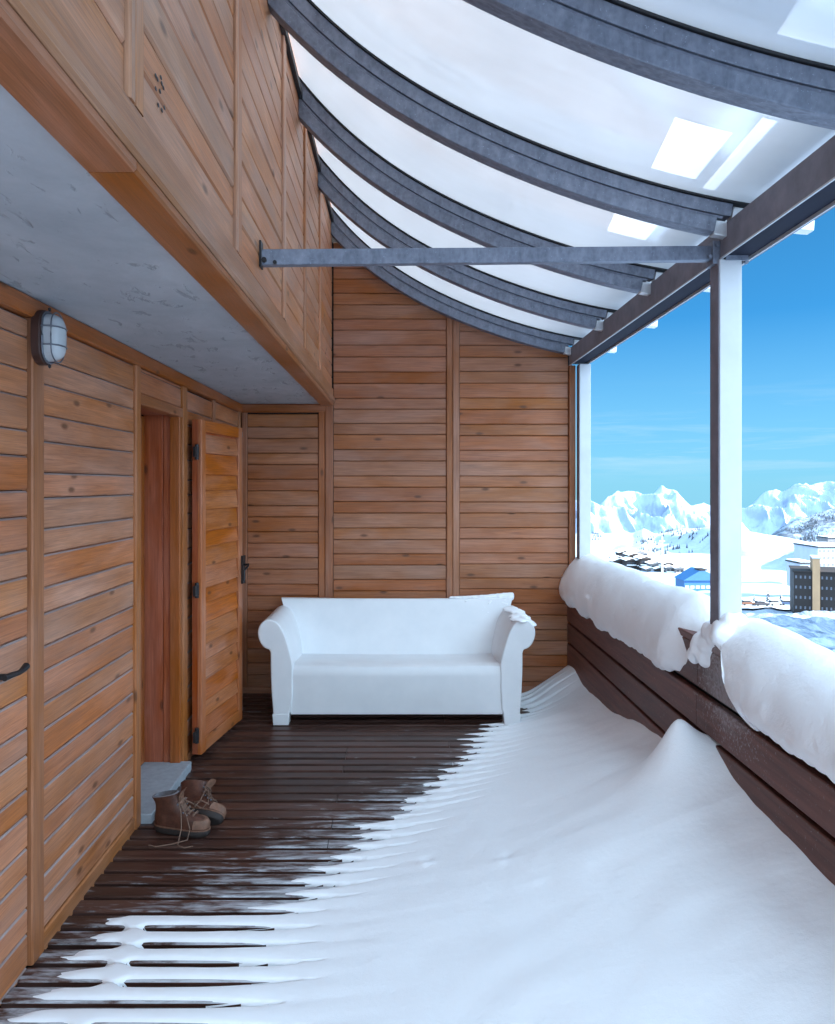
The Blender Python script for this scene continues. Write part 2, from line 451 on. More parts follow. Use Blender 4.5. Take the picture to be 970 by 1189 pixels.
# ------------------------------------------------------------------ door wall (left)
wall = tag(empty('door_wall', (XL, 3, 0)), 'left wall of horizontal stained pine boards holding the doorway and the caged lamp', 'wall')
wall.location = (0, 0, 0)
TH = .022
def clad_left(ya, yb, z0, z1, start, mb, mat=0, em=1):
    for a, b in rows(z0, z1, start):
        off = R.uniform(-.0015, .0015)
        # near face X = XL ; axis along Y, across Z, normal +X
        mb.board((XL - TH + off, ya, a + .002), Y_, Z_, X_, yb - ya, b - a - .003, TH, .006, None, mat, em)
cl = MB()
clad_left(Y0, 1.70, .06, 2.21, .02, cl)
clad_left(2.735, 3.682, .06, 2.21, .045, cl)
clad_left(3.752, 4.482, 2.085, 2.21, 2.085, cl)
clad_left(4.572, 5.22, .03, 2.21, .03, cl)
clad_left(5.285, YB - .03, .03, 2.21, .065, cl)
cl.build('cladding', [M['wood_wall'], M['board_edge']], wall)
bk = MB()
bk.box((XL - .08, Y0, -.12), (XL - TH - .003, 3.70, ZS + .05)); bk.box((XL - .08, 3.70, 2.07), (XL - TH - .003, 4.53, ZS + .05)); bk.box((XL - .08, 4.53, -.12), (XL - TH - .003, YB + .1, ZS + .05))
bk.build('backing', M['dark_in'], wall)
def batten(name, y0, y1, z0, z1, t=.014, mat='wood_trim', bev=.004):
    b = MB(); b.board((XL - TH, y0, z0), Z_, Y_, X_, z1 - z0, y1 - y0, TH + t, .005)
    return b.build(name, M[mat], wall)
for (a, b, z0, z1) in ((1.62, 1.70, 0, 2.21), (2.644, 2.733, 0, 2.21), (3.684, 3.751, .0, 2.21), (4.484, 4.57, .0, 2.21), (5.222, 5.283, 0, 2.21), (YB - .075, YB - .002, .0, 2.21)):
    batten('batten', a, b, z0, z1)
t = MB(); t.board((XL - TH, Y0, 2.211), Y_, Z_, X_, YB - .002 - Y0, .067, TH + .022, .006); t.build('top_trim', M['wood_lip'], wall)
t = MB()
t.board((XL - TH, 2.735, -.02), Y_, Z_, X_, .947, .078, TH + .006, .006)
t.board((XL - TH, 4.572, -.02), Y_, Z_, X_, YB - 4.58, .048, TH + .006, .006)
t.build('skirting_board', M['wood_trim'], wall)
# closed clad door at the near end
dr = MB()
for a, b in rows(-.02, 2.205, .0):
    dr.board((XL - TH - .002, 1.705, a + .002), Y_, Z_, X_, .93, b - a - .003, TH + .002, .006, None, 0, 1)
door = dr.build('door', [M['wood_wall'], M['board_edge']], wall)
h = MB()
h.tube([(XL + .005, 2.40, 1.045), (XL + .052, 2.40, 1.045)], .010, 10)
h.tube([(XL + .05, 2.385, 1.045), (XL + .054, 2.42, 1.046), (XL + .055, 2.47, 1.042), (XL + .052, 2.505, 1.046), (XL + .050, 2.525, 1.05)], [.010, .009, .008, .011, .012], 10)
h.box((XL, 2.382, .94), (XL + .006, 2.418, 1.09))
h.build('door_handle', M['iron'], door, 40)
# doorway recess
dw = empty('doorway'); dw.parent = wall
RD = XL - .21
r = MB()
for k, (a, b) in enumerate(((0, .11), (.112, .21))):
    r.board((XL - .21 + a, 4.4825, .03), Z_, X_, (0, -1, 0), 2.05, b - a, .022, .004)
r.build('reveal', M['wood_red'], dw)
r = MB(); r.board((RD, 3.751, .03), Z_, X_, Y_, 2.05, .21, .02, .004)
r.board((RD, 3.751, 2.06), Y_, X_, (0, 0, -1), .735, .21, .02, .004)
r.build('lining', M['wood_red'], dw)
r = MB(); r.board((RD - .05, 3.76, .04), Z_, Y_, X_, 2.03, .70, .04, .004); id_ = r.build('inner_door', M['wood_red'], dw)
r = MB(); r.board((RD - .01, 3.775, .05), Z_, Y_, X_, 1.98, .06, .02, .004); r.board((RD - .01, 4.39, .05), Z_, Y_, X_, 1.98, .06, .02, .004); r.board((RD - .01, 3.836, 1.96), Y_, Z_, X_, .553, .06, .02, .004)
r.build('door_frame', M['wood_lip'], dw)
r = MB()
r.board((XL - TH - .03, 4.4455, .03), Z_, Y_, X_, 2.0, .035, .055, .004); r.board((XL - TH - .03, 3.7525, .03), Z_, Y_, X_, 2.0, .025, .055, .004)
r.board((XL - TH - .03, 3.7525, 2.031), Y_, Z_, X_, .729, .052, .062, .004)
r.build('architrave', M['wood_lip'], dw)

# shutter folded open against the wall
SH0 = Vector((-1.222, 4.615, .035)); SH1 = Vector((-1.122, 5.325, .035))
sh = empty('shutter', SH0, math.atan2(SH1.y - SH0.y, SH1.x - SH0.x)); sh.parent = wall
LS = (SH1 - SH0).length; HS = 1.995
s1 = MB()
f = .07
s1.board((0, -.0175, 0), Z_, X_, (0, -1, 0), HS, f, .022, .004); s1.board((LS - f, -.0175, 0), Z_, X_, (0, -1, 0), HS, f, .022, .004)
s1.board((f, -.0175, 0), X_, Z_, (0, -1, 0), LS - 2 * f, .08, .0215, .004); s1.board((f, -.0175, HS - f), X_, Z_, (0, -1, 0), LS - 2 * f, f, .0215, .004)
# turn the frame so it is centred on the leaf thickness
s1.build('frame', M['wood_shutter'], sh)
s2 = MB()
z = .083; k = 0
while z < HS - f - .01:
    w = (.118, .095, .13)[k % 3]; w = min(w, HS - f - z - .003)
    if w > .02:
        s2.prism([(0, 0), (w - .003, 0), (w - .003, .006), (w * .5, .014), (.004, .022), (0, .020)], (f + .001, -.012, z), X_, Z_, (0, -1, 0), LS - 2 * f - .002)
    z += w; k += 1
s2.build('louvre_panel', M['wood_shutter'], sh)
s3 = MB(); s3.box((0, -.0165, 0), (LS, .0175, HS)); s3.build('leaf', M['wood_red'], sh)
s4 = MB()
s4.tube([(LS + .008, -.028, .06), (LS + .008, -.028, HS - .03)], .008, 8)
s4.box((LS - .008, -.034, HS - .06), (LS + .02, -.02, HS - .025)); s4.box((LS - .008, -.034, .05), (LS + .02, -.02, .08)); s4.box((LS - .008, -.034, 1.35), (LS + .02, -.02, 1.38))
s4.box((LS - .008, -.034, .66), (LS + .02, -.02, .69))
s4.build('bolt_rod', M['iron_grey'], sh, 40)
s5 = MB(); s5.box((LS - .03, -.052, .93), (LS + .025, -.04, 1.12)); s5.tube([(LS - .01, -.05, 1.06), (LS - .01, -.085, 1.06), (LS - .035, -.09, 1.05), (LS - .10, -.088, 1.03), (LS - .105, -.088, .96)], .008, 8)
s5.build('latch', M['iron'], sh, 40)
for hz in (1.80, .98, .12):
    g = MB(); g.tube([(-.022, -.02, hz - .045), (-.022, -.02, hz + .045)], .012, 10); g.box((-.03, -.026, hz - .03), (.025, -.019, hz + .03)); g.box((-.065, -.028, hz - .03), (-.03, -.014, hz + .03))
    g.build('hinge', M['iron'], sh, 40)
# concrete threshold
c = MB(); c.box((-1.475, 3.755, -.02), (-1.205, 4.478, .045)); st = c.build('door_step', M['step'], None, None, .006)
tag(st, 'pale grey concrete threshold slab in the open doorway', 'door step')
c = MB(); c.box((-1.62, 3.60, -.14), (-1.30, 4.63, -.021)); c.box((-1.62, 3.6, -.02), (-1.545, 4.63, 2.3)); c.box((-1.54, 3.6, -.02), (-1.352, 3.7, 2.3)); c.box((-1.54, 4.51, -.02), (-1.352, 4.63, 2.3)); c.box((-1.54, 3.701, 2.09), (-1.352, 4.509, 2.3))
tag(c.build('slab_edge', M['dark_in']), kind='structure')

# ------------------------------------------------------------------ caged lamp
lamp = tag(empty('wall_lamp', (XL + .014, 2.69, 2.15)), 'oval caged bulkhead lamp with frosted glass on a brown base above the wall batten', 'lamp')
lamp.scale = (.74, 1, .95)
def oval(rx, rz, x, n=28, sup=.55):
    out = []
    hw, hh = rx, rz
    for i in range(n):
        a = 2 * PI * i / n; ca, sa = math.cos(a), math.sin(a)
        # stadium
        y = hw * ca; zz = hw * sa + (hh - hw) * (1 if sa > 0 else -1) * min(1, abs(sa) * 3)
        out.append((x, y, zz))
    return out
b = MB(); b.loft([oval(.062, .100, 0), oval(.062, .100, .036), oval(.056, .094, .042)]); b.build('base', M['lamp_base'], lamp, 40)
b = MB(); b.loft([oval(.050, .088, .040), oval(.050, .087, .06), oval(.047, .082, .085), oval(.040, .072, .104), oval(.028, .056, .114), oval(.010, .03, .117)]); b.build('glass', M['glass'], lamp, 60)
b = MB()
ring = oval(.055, .093, .048); b.tube([*ring, ring[0]], .0045, 8, caps=False)
ring = oval(.053, .090, .088); b.tube([*ring, ring[0]], .003, 8, caps=False)
for zz in (-.032, .034):
    b.tube([(.044, -.056, zz), (.085, -.054, zz), (.112, -.035, zz), (.121, 0, zz), (.112, .035, zz), (.085, .054, zz), (.044, .056, zz)], .003, 8)
b.build('cage', M['iron_grey'], lamp, 60)
for z in (-.104, .104):
    b = MB(); b.ico((.05, 0, z), .008, 1); b.build('screw_knob', M['iron'], lamp)

# ------------------------------------------------------------------ soffit and upper wall
c = MB(); c.box((XL - .1, Y0, ZS), (-.631, YB + .05, ZS + .14)); tag(c.build('ceiling', M['concrete']), kind='structure')
up = tag(empty('upper_wall'), 'upper wall of pale varnished boards overhanging the doorway below the curved roof', 'wall')
bl = [1.563, 2.555, 3.57, 4.37, 5.17]
u = MB()
ys = [Y0] + bl + [YB - .002]
zt = 4.10
for i in range(len(ys) - 1):
    a = ys[i] + (.045 if i else 0); b = ys[i + 1] - (.045 if i < len(ys) - 2 else 0)
    for z0, z1 in rows(2.40, zt, 2.40 + R.uniform(-.03, .02), .118, .098):
        u.board((XF - TH + R.uniform(-.0015, .0015), a + .002, z0 + .0015), Y_, Z_, X_, b - a - .004, z1 - z0 - .003, TH, .006)
u.build('cladding', M['wood_fascia'], up)
for y in bl:
    b = MB(); b.board((XF - TH, y - .043, 2.401), Z_, Y_, X_, zt - 2.401, .030, TH + .012, .005); b.board((XF - TH, y - .011, 2.401), Z_, Y_, X_, zt - 2.401, .054, TH + .010, .005)
    b.build('batten', M['wood_fascia'], up)
b = MB(); b.board((XF - TH, Y0, 2.335), Y_, Z_, X_, YB - .002 - Y0, .064, TH + .012, .006); b.board((XF - TH, Y0, 2.288), Y_, Z_, X_, YB - .002 - Y0, .045, TH + .024, .008)
b.build('bottom_moulding', M['wood_trim'], up)
b = MB()
yy = Y0
while yy < YB - .01:
    e = min(yy + 2.75, YB - .002); b.board((-.629, yy, 2.286), Y_, X_, (0, 0, -1), e - yy - .003, .103, .022, .006); yy = e
b.build('underside_board', M['wood_lip'], up)
b = MB(); b.box((-.63, Y0, 2.29), (XF - TH - .003, YB, 4.2)); b.build('backing', M['dark_in'], up)
b = MB(); zf = 3.70; b.box((XF + .001, .2, zf - .012), (XF + .022, YB - .01, zf + .03)); b.build('roof_flashing', M['black'], up)
b = MB()
for (uu, vv) in ((181, 88), (187, 90), (181, 103), (186, 106), (190, 102), (184, 122), (191, 125), (188, 128), (183, 92), (188, 97)):
    Yk = F * XF / (uu - CX); p = px(uu, vv, Yk)
    b.ico((XF + .0005, Yk, p.z), (.001, .0075, .005), 2)
b.build('knot_hole', M['iron'], up)

# ------------------------------------------------------------------ end wall
ew = tag(empty('end_wall'), 'far end wall of brown horizontal boards behind the white sofa', 'wall')
def clad_back(xa, xb, z0, z1, start, mb, clip=True, y=YB, sgn=-1):
    for a, b in rows(z0, z1, start):
        xe = min(xb, rx_at(b)) if clip else xb
        if xe - xa < .03: continue
        mb.board((xa + .0015, y - sgn * TH + R.uniform(-.0015, .0015), a + .002), X_, Z_, (0, sgn, 0), xe - xa - .003, b - a - .003, TH, .005)
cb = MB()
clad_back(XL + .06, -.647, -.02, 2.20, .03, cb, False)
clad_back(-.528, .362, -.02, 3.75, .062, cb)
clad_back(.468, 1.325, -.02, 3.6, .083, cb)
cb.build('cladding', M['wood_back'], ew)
def bbat(x0, x1, z1, t=.012, z0=-.02):
    b = MB(); b.board((x0, YB + TH, z0), Z_, X_, (0, -1, 0), z1 - z0, x1 - x0, TH + t, .005); b.build('batten', M['wood_back'], ew)
bbat(XL + .018, XL + .058, 2.21, .010); bbat(-.645, -.595, 2.278); bbat(-.593, -.531, 2.284, .016)
bbat(.364, .412, rf(.41) + .06); bbat(.4135, .466, rf(.46) + .06, .014)
b = MB(); b.board((1.328, YB + .06, -.02), Z_, X_, (0, -1, 0), 2.60, .052, .085, .006); b.build('corner_post', M['wood_back'], ew)
b = MB(); b.board((XL + .02, YB + TH, 2.211), X_, Z_, (0, -1, 0), .66, .067, TH + .014, .006); b.build('top_trim', M['wood_lip'], ew)
b = MB(); b.board((XL + .02, YB + TH, -.03), X_, Z_, (0, -1, 0), 2.58, .08, TH + .012, .006); b.build('skirting_board', M['wood_back'], ew)
bp = MB(); pts = [(-1.4, -.12), (1.36, -.12)] + [(x, rf(x) + .08) for x in np.linspace(1.36, -.6, 20)] + [(-1.4, rf(-.6) + .08)]
bp.prism(pts, (0, YB + TH + .003, 0), Y_, X_, Z_, .10); bp.build('backing', M['dark_in'], ew)
# ------------------------------------------------------------------ deck
PITCH = .105; SW = .080
YK = 2.46 - .0125          # a gap lies at YK
k0 = int((Y0 - YK) / PITCH) - 1
GAPS = [YK + PITCH * k for k in range(k0, 40) if YK + PITCH * k < YB]
d = MB()
JOINTS = {}
for i, g in enumerate(GAPS):
    y = g + (PITCH - SW) / 2
    if y + SW > YB or y < Y0: continue
    jx = R.choice([-.33, .31, .95]) ; w = SW + R.uniform(-.004, .004)
    zz = R.uniform(-.003, 0)
    for a, b in ((XL + .001, jx - .0015), (jx + .0015, 1.45)):
        d.board((a, y, -.03 + zz), X_, Y_, Z_, b - a, w, .03, .005)
tag(d.build('deck', M['deck']), kind='structure')
d = MB()
for x in (-.97, -.33, .31, .95): d.box((x - .03, Y0, -.12), (x + .03, YB, -.031))
tag(d.build('deck_joists', M['beam_dark']), kind='structure')
d = MB(); d.box((XL - .02, Y0 - .1, -.22), (1.40, YB + .1, -.13)); tag(d.build('deck_slab', M['dark_in']), kind='structure')

# ------------------------------------------------------------------ snow drift on the deck
EYs = [-3, 1.0, 2.4, 2.93, 3.02, 3.18, 3.30, 3.45, 3.6, 3.72, 3.9, 4.27, 4.66, 5.0, 5.14, 5.30, 5.45, 5.7, 6.2]
EXs = [-1.22, -1.24, -1.215, -1.15, -.62, -.47, -.40, -.36, -.33, -.22, -.08, .13, .31, .41, .43, .52, .72, .865, .87]
CYs = [-3, 2.4, 2.9, 3.1, 3.3, 3.7, 4.2, 4.66, 5.2, 5.6, 6.2]
CXs = [-.32, -.31, -.30, -.25, -.17, -.03, .24, .50, .74, 1.05, 1.08]
RYs = [-3, 1.5, 2.35, 2.97, 3.35, 3.6, 3.95, 4.5, 4.95, 5.4, 5.8, 6.2]
RZs = [.40, .42, .47, .525, .50, .46, .43, .31, .255, .225, .245, .235]
def drift(x, y, detail=True):
    n = mn.noise(Vector((x * 2.0, y * 2.0, 3))); n2 = mn.noise(Vector((x * 7, y * 7, 9)))
    ki = math.floor((y - YK) / PITCH); slat_r = math.sin(ki * 12.9898) * 43758.5453; slat_r -= math.floor(slat_r)
    yq = YK + (ki + .5) * PITCH
    xs = interp(yq, EYs, EXs) + (slat_r - .5) * (.16 if 3.0 < yq < 5.2 else .05) + .03 * mn.noise(Vector((x * 9, y * 22, 1)))
    xc = interp(y, CYs, CXs) + 0 + .06 * mn.noise(Vector((y * 3, 0, 5))) + (slat_r - .5) * .12
    q_ = ((y - YK) / PITCH - math.floor((y - YK) / PITCH)); feather = (.48 if yq > 2.96 else .12)
    dist = x - (xs - .18 * (feather > .2) - .05 + feather * q_ ** 1.2 + (.05 if yq > 2.97 else .035) * mn.noise(Vector((x * 14, y * 60, 4))))
    thin = .015 * float(sstep(0, .28 if yq > 2.97 else .12, dist)) - .007 + .002 * n2 * float(sstep(0, .1, dist))
    if 2.97 < yq < 3.55 and -1.05 < x < xs + .1:      # loose patches left lying on the slats
        thin = max(thin, .013 * float(sstep(.02, .34, mn.noise(Vector((x * 4.5, ki * 3.1, 7))) + .25 * mn.noise(Vector((x * 25, y * 50, 2))) - .5 * (yq - 2.97) - .35 * q_)) - .007)
    rail = interp(y, RYs, RZs)
    xcc = interp(y, CYs, CXs)
    q = max(0.0, min(1.0, (x - xcc + .15) / (1.36 - xcc + .15)))
    body = rail * (q ** 1.75) * (.92 + .10 * n) + .004 * n2 * q
    # mound under the gap in the rail snow, and a shoulder running from it
    r2 = ((x - 1.19) / .14) ** 2 + ((y - 3.33) / .15) ** 2
    body += .27 * math.exp(-math.sqrt(r2 + .10) * 1.25) * 1.34
    r3 = ((x - 1.20) / .20) ** 2 + ((y - 5.88) / .24) ** 2
    body += .07 * math.exp(-r3)
    h = thin + body
    # slat gaps
    g = abs(((y - YK) / PITCH) - round((y - YK) / PITCH)) * PITCH       # distance to the nearest gap
    close = max(0.0, min(1.0, (x - (xc - .46)) / .46)) ** 1.6 if x < xc else 1.0
    for jx in (-.97, -.33):
        if y < 2.94 and (round((y - YK) / PITCH) * 37) % 5 != 0: close = max(close, .93 * math.exp(-((x - jx + .05 * mn.noise(Vector((y * 6, jx, 2)))) / .038) ** 4))
    gw = (.0135 if yq < 2.97 else .0175) * (1 - close) ** .8 + .0012; gm = math.exp(-(g / gw) ** 2) if close < .985 else 0.0
    gm2 = math.exp(-(g / .027) ** 2)
    h -= gm * (.050 if close < .75 else .050 * (1 - (close - .75) / .25 * .7))
    over = math.exp(-max(0, body) / .035)
    h -= gm2 * .0085 * over * (0.35 + .65 * (1 - close)) if dist > 0 else 0
    h += .0022 * mn.noise(Vector((x * 3.5, y * 11, 2))) * q + .0005 * mn.noise(Vector((x * 19, y * 26, 6))) * min(1.0, max(0.0, dist * 2))
    # little pock marks
    for (qx, qy, a) in ((.115, 3.29, -.006), (.10, 3.24, .008), (.43, 3.15, -.008), (.40, 3.11, .005), (.5, 2.9, .004)):
        h += a * math.exp(-((x - qx) ** 2 + (y - qy) ** 2) / .0009)
    return h, dist
xs_ = list(np.arange(-1.255, 1.362, .0125)); ys_ = list(np.arange(Y0 + .02, 1.6, .05)) + list(np.arange(1.6, YB - .004, .0052))
V = []; idx = {}; ok = np.zeros((len(ys_), len(xs_)), bool)
for j, y in enumerate(ys_):
    for i, x in enumerate(xs_):
        h, dist = drift(x, y); V.append((x, y, h)); ok[j, i] = h > -.0045
faces = []; nx = len(xs_)
for j in range(len(ys_) - 1):
    for i in range(nx - 1):
        if ok[j, i] or ok[j, i + 1] or ok[j + 1, i] or ok[j + 1, i + 1]:
            faces.append((j * nx + i, j * nx + i + 1, (j + 1) * nx + i + 1, (j + 1) * nx + i))
me = bpy.data.meshes.new('snow_drift'); me.from_pydata(V, [], faces); me.materials.append(M['snow_drift']); me.shade_smooth()
bm = bmesh.new(); bm.from_mesh(me); bmesh.ops.delete(bm, geom=[v for v in bm.verts if not v.link_faces], context='VERTS'); bm.to_mesh(me); bm.free()
o = bpy.data.objects.new('snow_drift', me); link(o)
tag(o, 'wind-blown snow drifted over the right side of the slatted deck', 'snow drift', None, 'stuff')

# ------------------------------------------------------------------ parapet
pr = tag(empty('parapet'), 'dark red-brown boarded parapet along the open right side, half buried in snow', 'parapet')
YJ = 3.45
for (a, b, xo) in ((.02, .392, 0), (.408, .548, 0), (.566, .716, 0), (.742, .930, .006)):
    for (p, q) in ((Y0, YJ - .002), (YJ + .002, YB - .001)):
        m = MB(); m.board((1.350 + xo, p, a), Y_, Z_, (-1, 0, 0), q - p, b - a, .032, .004); m.build('board', M['parapet'], pr)
m = MB(); m.box((1.368, Y0, -.1), (1.44, YB, .925)); m.build('backing', M['dark_in'], pr)
m = MB(); m.board((1.322, Y0, .932), Y_, X_, Z_, YB - Y0 - .002, .17, .03, .004); m.build('cap_rail', M['parapet'], pr)

def pillow(name, y0, y1, step, endcut, label, seed):
    """roll of snow lying on the parapet; cross sections along Y"""
    prof = [(1.318, .745), (1.292, .728), (1.260, .765), (1.250, .82), (1.265, .89), (1.300, .965), (1.352, 1.035), (1.415, 1.085), (1.475, 1.10), (1.54, 1.075), (1.60, 1.02), (1.635, .95), (1.63, .88), (1.585, .845), (1.52, .86), (1.50, .966), (1.40, .965), (1.316, .962), (1.314, .83)]
    n = len(prof)
    dense = []
    for i in range(n):
        p0, p1, p2, p3 = [Vector(prof[(i + k) % n]) for k in (-1, 0, 1, 2)]
        for s in range(4):
            t = s / 4
            dense.append(.5 * ((2 * p1) + (-p0 + p2) * t + (2 * p0 - 5 * p1 + 4 * p2 - p3) * t * t + (-p0 + 3 * p1 - 3 * p2 + p3) * t ** 3))
    C = Vector((1.43, .93)); rings = []
    y = y0
    while y <= y1 + 1e-6:
        row = []
        e0, e1 = endcut(y)
        for p in dense:
            q = p - C
            w = 1 + .10 * mn.noise(Vector((y * 1.7 + seed, p.x * 2, p.y * 2))) + .04 * mn.noise(Vector((y * 6 + seed, p.x * 5, p.y * 5)))
            w += .022 * mn.noise(Vector((y * 13 + seed, p.x * 13, p.y * 13))) + .011 * mn.noise(Vector((y * 34 + seed, p.x * 34, p.y * 34))) - .03 * max(0, mn.noise(Vector((y * 4 + seed, p.x * 9, p.y * 9 + 5))) - .25)
            drop = 0
            if p.x < 1.36 and p.y < .88:      # ragged hanging lip
                drop = .03 * mn.noise(Vector((y * 4.5 + seed, 7, 0))) + .022 * mn.noise(Vector((y * 17 + seed, 3, 0)))
            row.append((C.x + q.x * w * e0, y, C.y + q.y * (w if q.y < 0 else w) * e0 + drop * e0 - (1 - e0) * .05))
        rings.append(row); y += step
    if callable(getattr(pillow, 'shear', None)) and name: pass
    m = MB(); m.loft(rings)
    return m, rings

def e1(y): 
    a = float(sstep(3.50, 3.80, y)) ; b = 1.0
    return (.55 + .45 * a if y < 3.8 else 1.0), 0
m, _ = pillow('rail_snow', 3.49, YB - .005, .02, e1, '', 1.0)
o = m.build('rail_snow', M['snow'], None, 180); tag(o, 'long roll of snow on the parapet between the end wall and the steel post', 'snow', 'rolls of snow lying on the parapet')
# second roll with a slanting cut end: shear the end sections
m, rings = pillow('rail_snow', Y0 + .05, 3.30, .02, lambda y: (1.0, 0), '', 9.0)
for i, p in enumerate(m.v):
    p.z = .748 + (p.z - .70) * (.73 + .11 * float(sstep(2.5, 3.1, p.y)))
    f_ = float(sstep(2.7, 3.3, p.y))
    if p.y > 2.55:
        low = max(0.0, min(1.0, (1.03 - p.z) / .28))
        side = max(0.0, min(1.0, (1.50 - p.x) / .15))
        lim = 3.235 - .42 * low * side
        if p.y > lim: p.y = lim - (p.y - lim) * .02
o = m.build('rail_snow', M['snow'], None, 60); tag(o, 'roll of snow with a slanting cut end on the parapet nearest the viewer', 'snow', 'rolls of snow lying on the parapet')
# clump stuck round the foot of the post
m = MB()
for (uu, vv, Yq, rr) in ((824, 748, 3.34, .042), (812, 752, 3.40, .036), (832, 738, 3.28, .04), (818, 764, 3.36, .03), (828, 767, 3.33, .026), (839, 730, 3.22, .035), (806, 760, 3.43, .030), (838, 745, 3.26, .03), (846, 722, 3.2, .03), (826, 734, 3.32, .036), (858, 722, 3.2, .03), (820, 740, 3.40, .036), (815, 745, 3.38, .034), (840, 728, 3.42, .05), (836, 738, 3.20, .036), (843, 746, 3.195, .034), (840, 734, 3.20, .036)):
    m.ico(px(uu, vv, Yq), (rr * 1.25, rr * 1.25, rr * 1.4), 2, nz=.3, ns=18)
o = m.build('snow_clump', M['snow'], None, 180)
rm = o.modifiers.new('Remesh', 'REMESH'); rm.mode = 'VOXEL'; rm.voxel_size = .007; rm.use_smooth_shade = True
sm = o.modifiers.new('Smooth', 'SMOOTH'); sm.iterations = 16; sm.factor = .6
tag(o, 'lumpy clump of snow stuck round the foot of the steel post', 'snow')

# ------------------------------------------------------------------ canopy
cn = tag(empty('canopy'), 'curved terrace roof of milky panels on grey steel ribs, with eaves beam and posts', 'canopy')
RIBS = [6.06, 5.10, 4.14, 3.18, 2.22, 1.26, .30]
xsw = list(np.linspace(-.535, 1.275, 46))
def x_start(off):     # parameter at which a line offset from the curve meets the upper wall
    for x in np.linspace(-.536, -.85, 400):
        if rp(x, off, 0).x <= -.5385: return float(x)
    return -.85
def sweep(mb, x0, x1, n, o0, o1, y0, y1, t=.5, m=0):
    P = []; a0, a1 = (x_start(o0), x_start(o1)) if x0 < -.5 else (x0, x0)
    for q in np.linspace(0, 1, n):
        xa = a0 + (x1 - a0) * q; xb = a1 + (x1 - a1) * q
        P.append([rp(xa, o0, y0), rp(xb, o1, y0), rp(xb, o1, y1), rp(xa, o0, y1)])
    mb.loft(P, t, m)
for i, y in enumerate(RIBS):
    ya, yb = (y - .036, y + .036)
    m = MB(); sweep(m, -.535, 1.275, 46, 0, .058, ya, yb); rib = m.build('rafter', M['galv'], cn, 30, .003)
    m = MB(); sweep(m, -.535, 1.30, 46, .060, .072, y - .026, y + .026); sweep(m, -.535, 1.33, 46, .074, .126, y - .032, y + .032); m.build('upper_flange', M['galv'], rib, 30, .002)
    m = MB(); sweep(m, -.535, 1.50, 46, .128, .136, y - .040, y + .040); m.build('gasket', M['black'], rib, 30)
    m = MB(); sweep(m, 1.335, 1.68, 10, .060, .118, y - .028, y + .028); sweep(m, 1.276, 1.333, 4, -.006, .052, y - .024, y + .024); m.build('glazing_bar', M['alu'], rib, 30, .004)
for i in range(len(RIBS) - 1):
    ya, yb = RIBS[i + 1] + .0, RIBS[i] - .0
    m = MB(); P = [[rp(x, .142, yy) for yy in np.linspace(ya + .004, yb - .004, 6)] for x in np.linspace(x_start(.142), 1.50, 60)]
    m.grid(P); m.build('roof_panel', M['panel'], cn, 180)
    # snow lying on it, slid away here and there above the eaves
rs = MB()
for i in range(len(RIBS) - 1):
    ya, yb = RIBS[i + 1] + .006, RIBS[i] - .006
    rr = random.Random(50 + i)
    s0 = 1.02 + rr.uniform(-.08, .06)
    nys = sorted(list(np.linspace(ya, yb, 30)) + [ya + (yb - ya) * q for q in (.06, .10, .86, .92)])
    cuts = []; P = []
    for yy in nys:
        k = (yy - ya) / (yb - ya)
        e = [x_start(.147), s0 - .17 + .11 * k, s0 + .06 + .05 * k, s0 + .11 + .05 * k, s0 + .16 + .05 * k, 1.49]
        xs = []
        for q, nn in enumerate((70, 12, 4, 4, 20)): xs += list(np.linspace(e[q], e[q + 1], nn, endpoint=False))
        xs.append(e[5]); P.append([rp(x, .147, yy) for x in xs])
    base = len(rs.v); nxx = len(P[0])
    for row in P:
        for p in row: rs.v.append(p)
    for b in range(len(nys) - 1):
        k = ((nys[b] + nys[b + 1]) / 2 - ya) / (yb - ya)
        for a in range(nxx - 1):
            if i in (2, 3, 4) and 70 <= a < 82 and (.10, .45, .30)[i - 2] < k < (.62, .86, .9)[i - 2]: continue
            if i in (3, 5) and 86 <= a < 90 and .30 < k < .92: continue
            rs.face((base + b * nxx + a, base + b * nxx + a + 1, base + (b + 1) * nxx + a + 1, base + (b + 1) * nxx + a))
o = rs.build('roof_snow', M['roofsnow'], None, 180); tag(o, 'thin snow lying on top of the milky roof panels', 'snow', None, 'stuff')
# eaves beam
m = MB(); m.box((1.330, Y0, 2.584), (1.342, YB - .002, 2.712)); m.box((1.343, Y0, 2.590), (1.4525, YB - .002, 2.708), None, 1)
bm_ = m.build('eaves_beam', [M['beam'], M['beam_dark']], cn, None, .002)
m = MB(); m.box((1.329, Y0, 2.577), (1.336, YB - .002, 2.5835)); m.box((1.453, Y0, 2.577), (1.460, YB - .002, 2.599)); m.build('beam_lip', M['galv_light'], bm_)
m = MB(); m.box((1.461, Y0, 2.600), (1.505, YB - .002, 2.655)); m.build('gutter', M['beam'], bm_, None, .004)
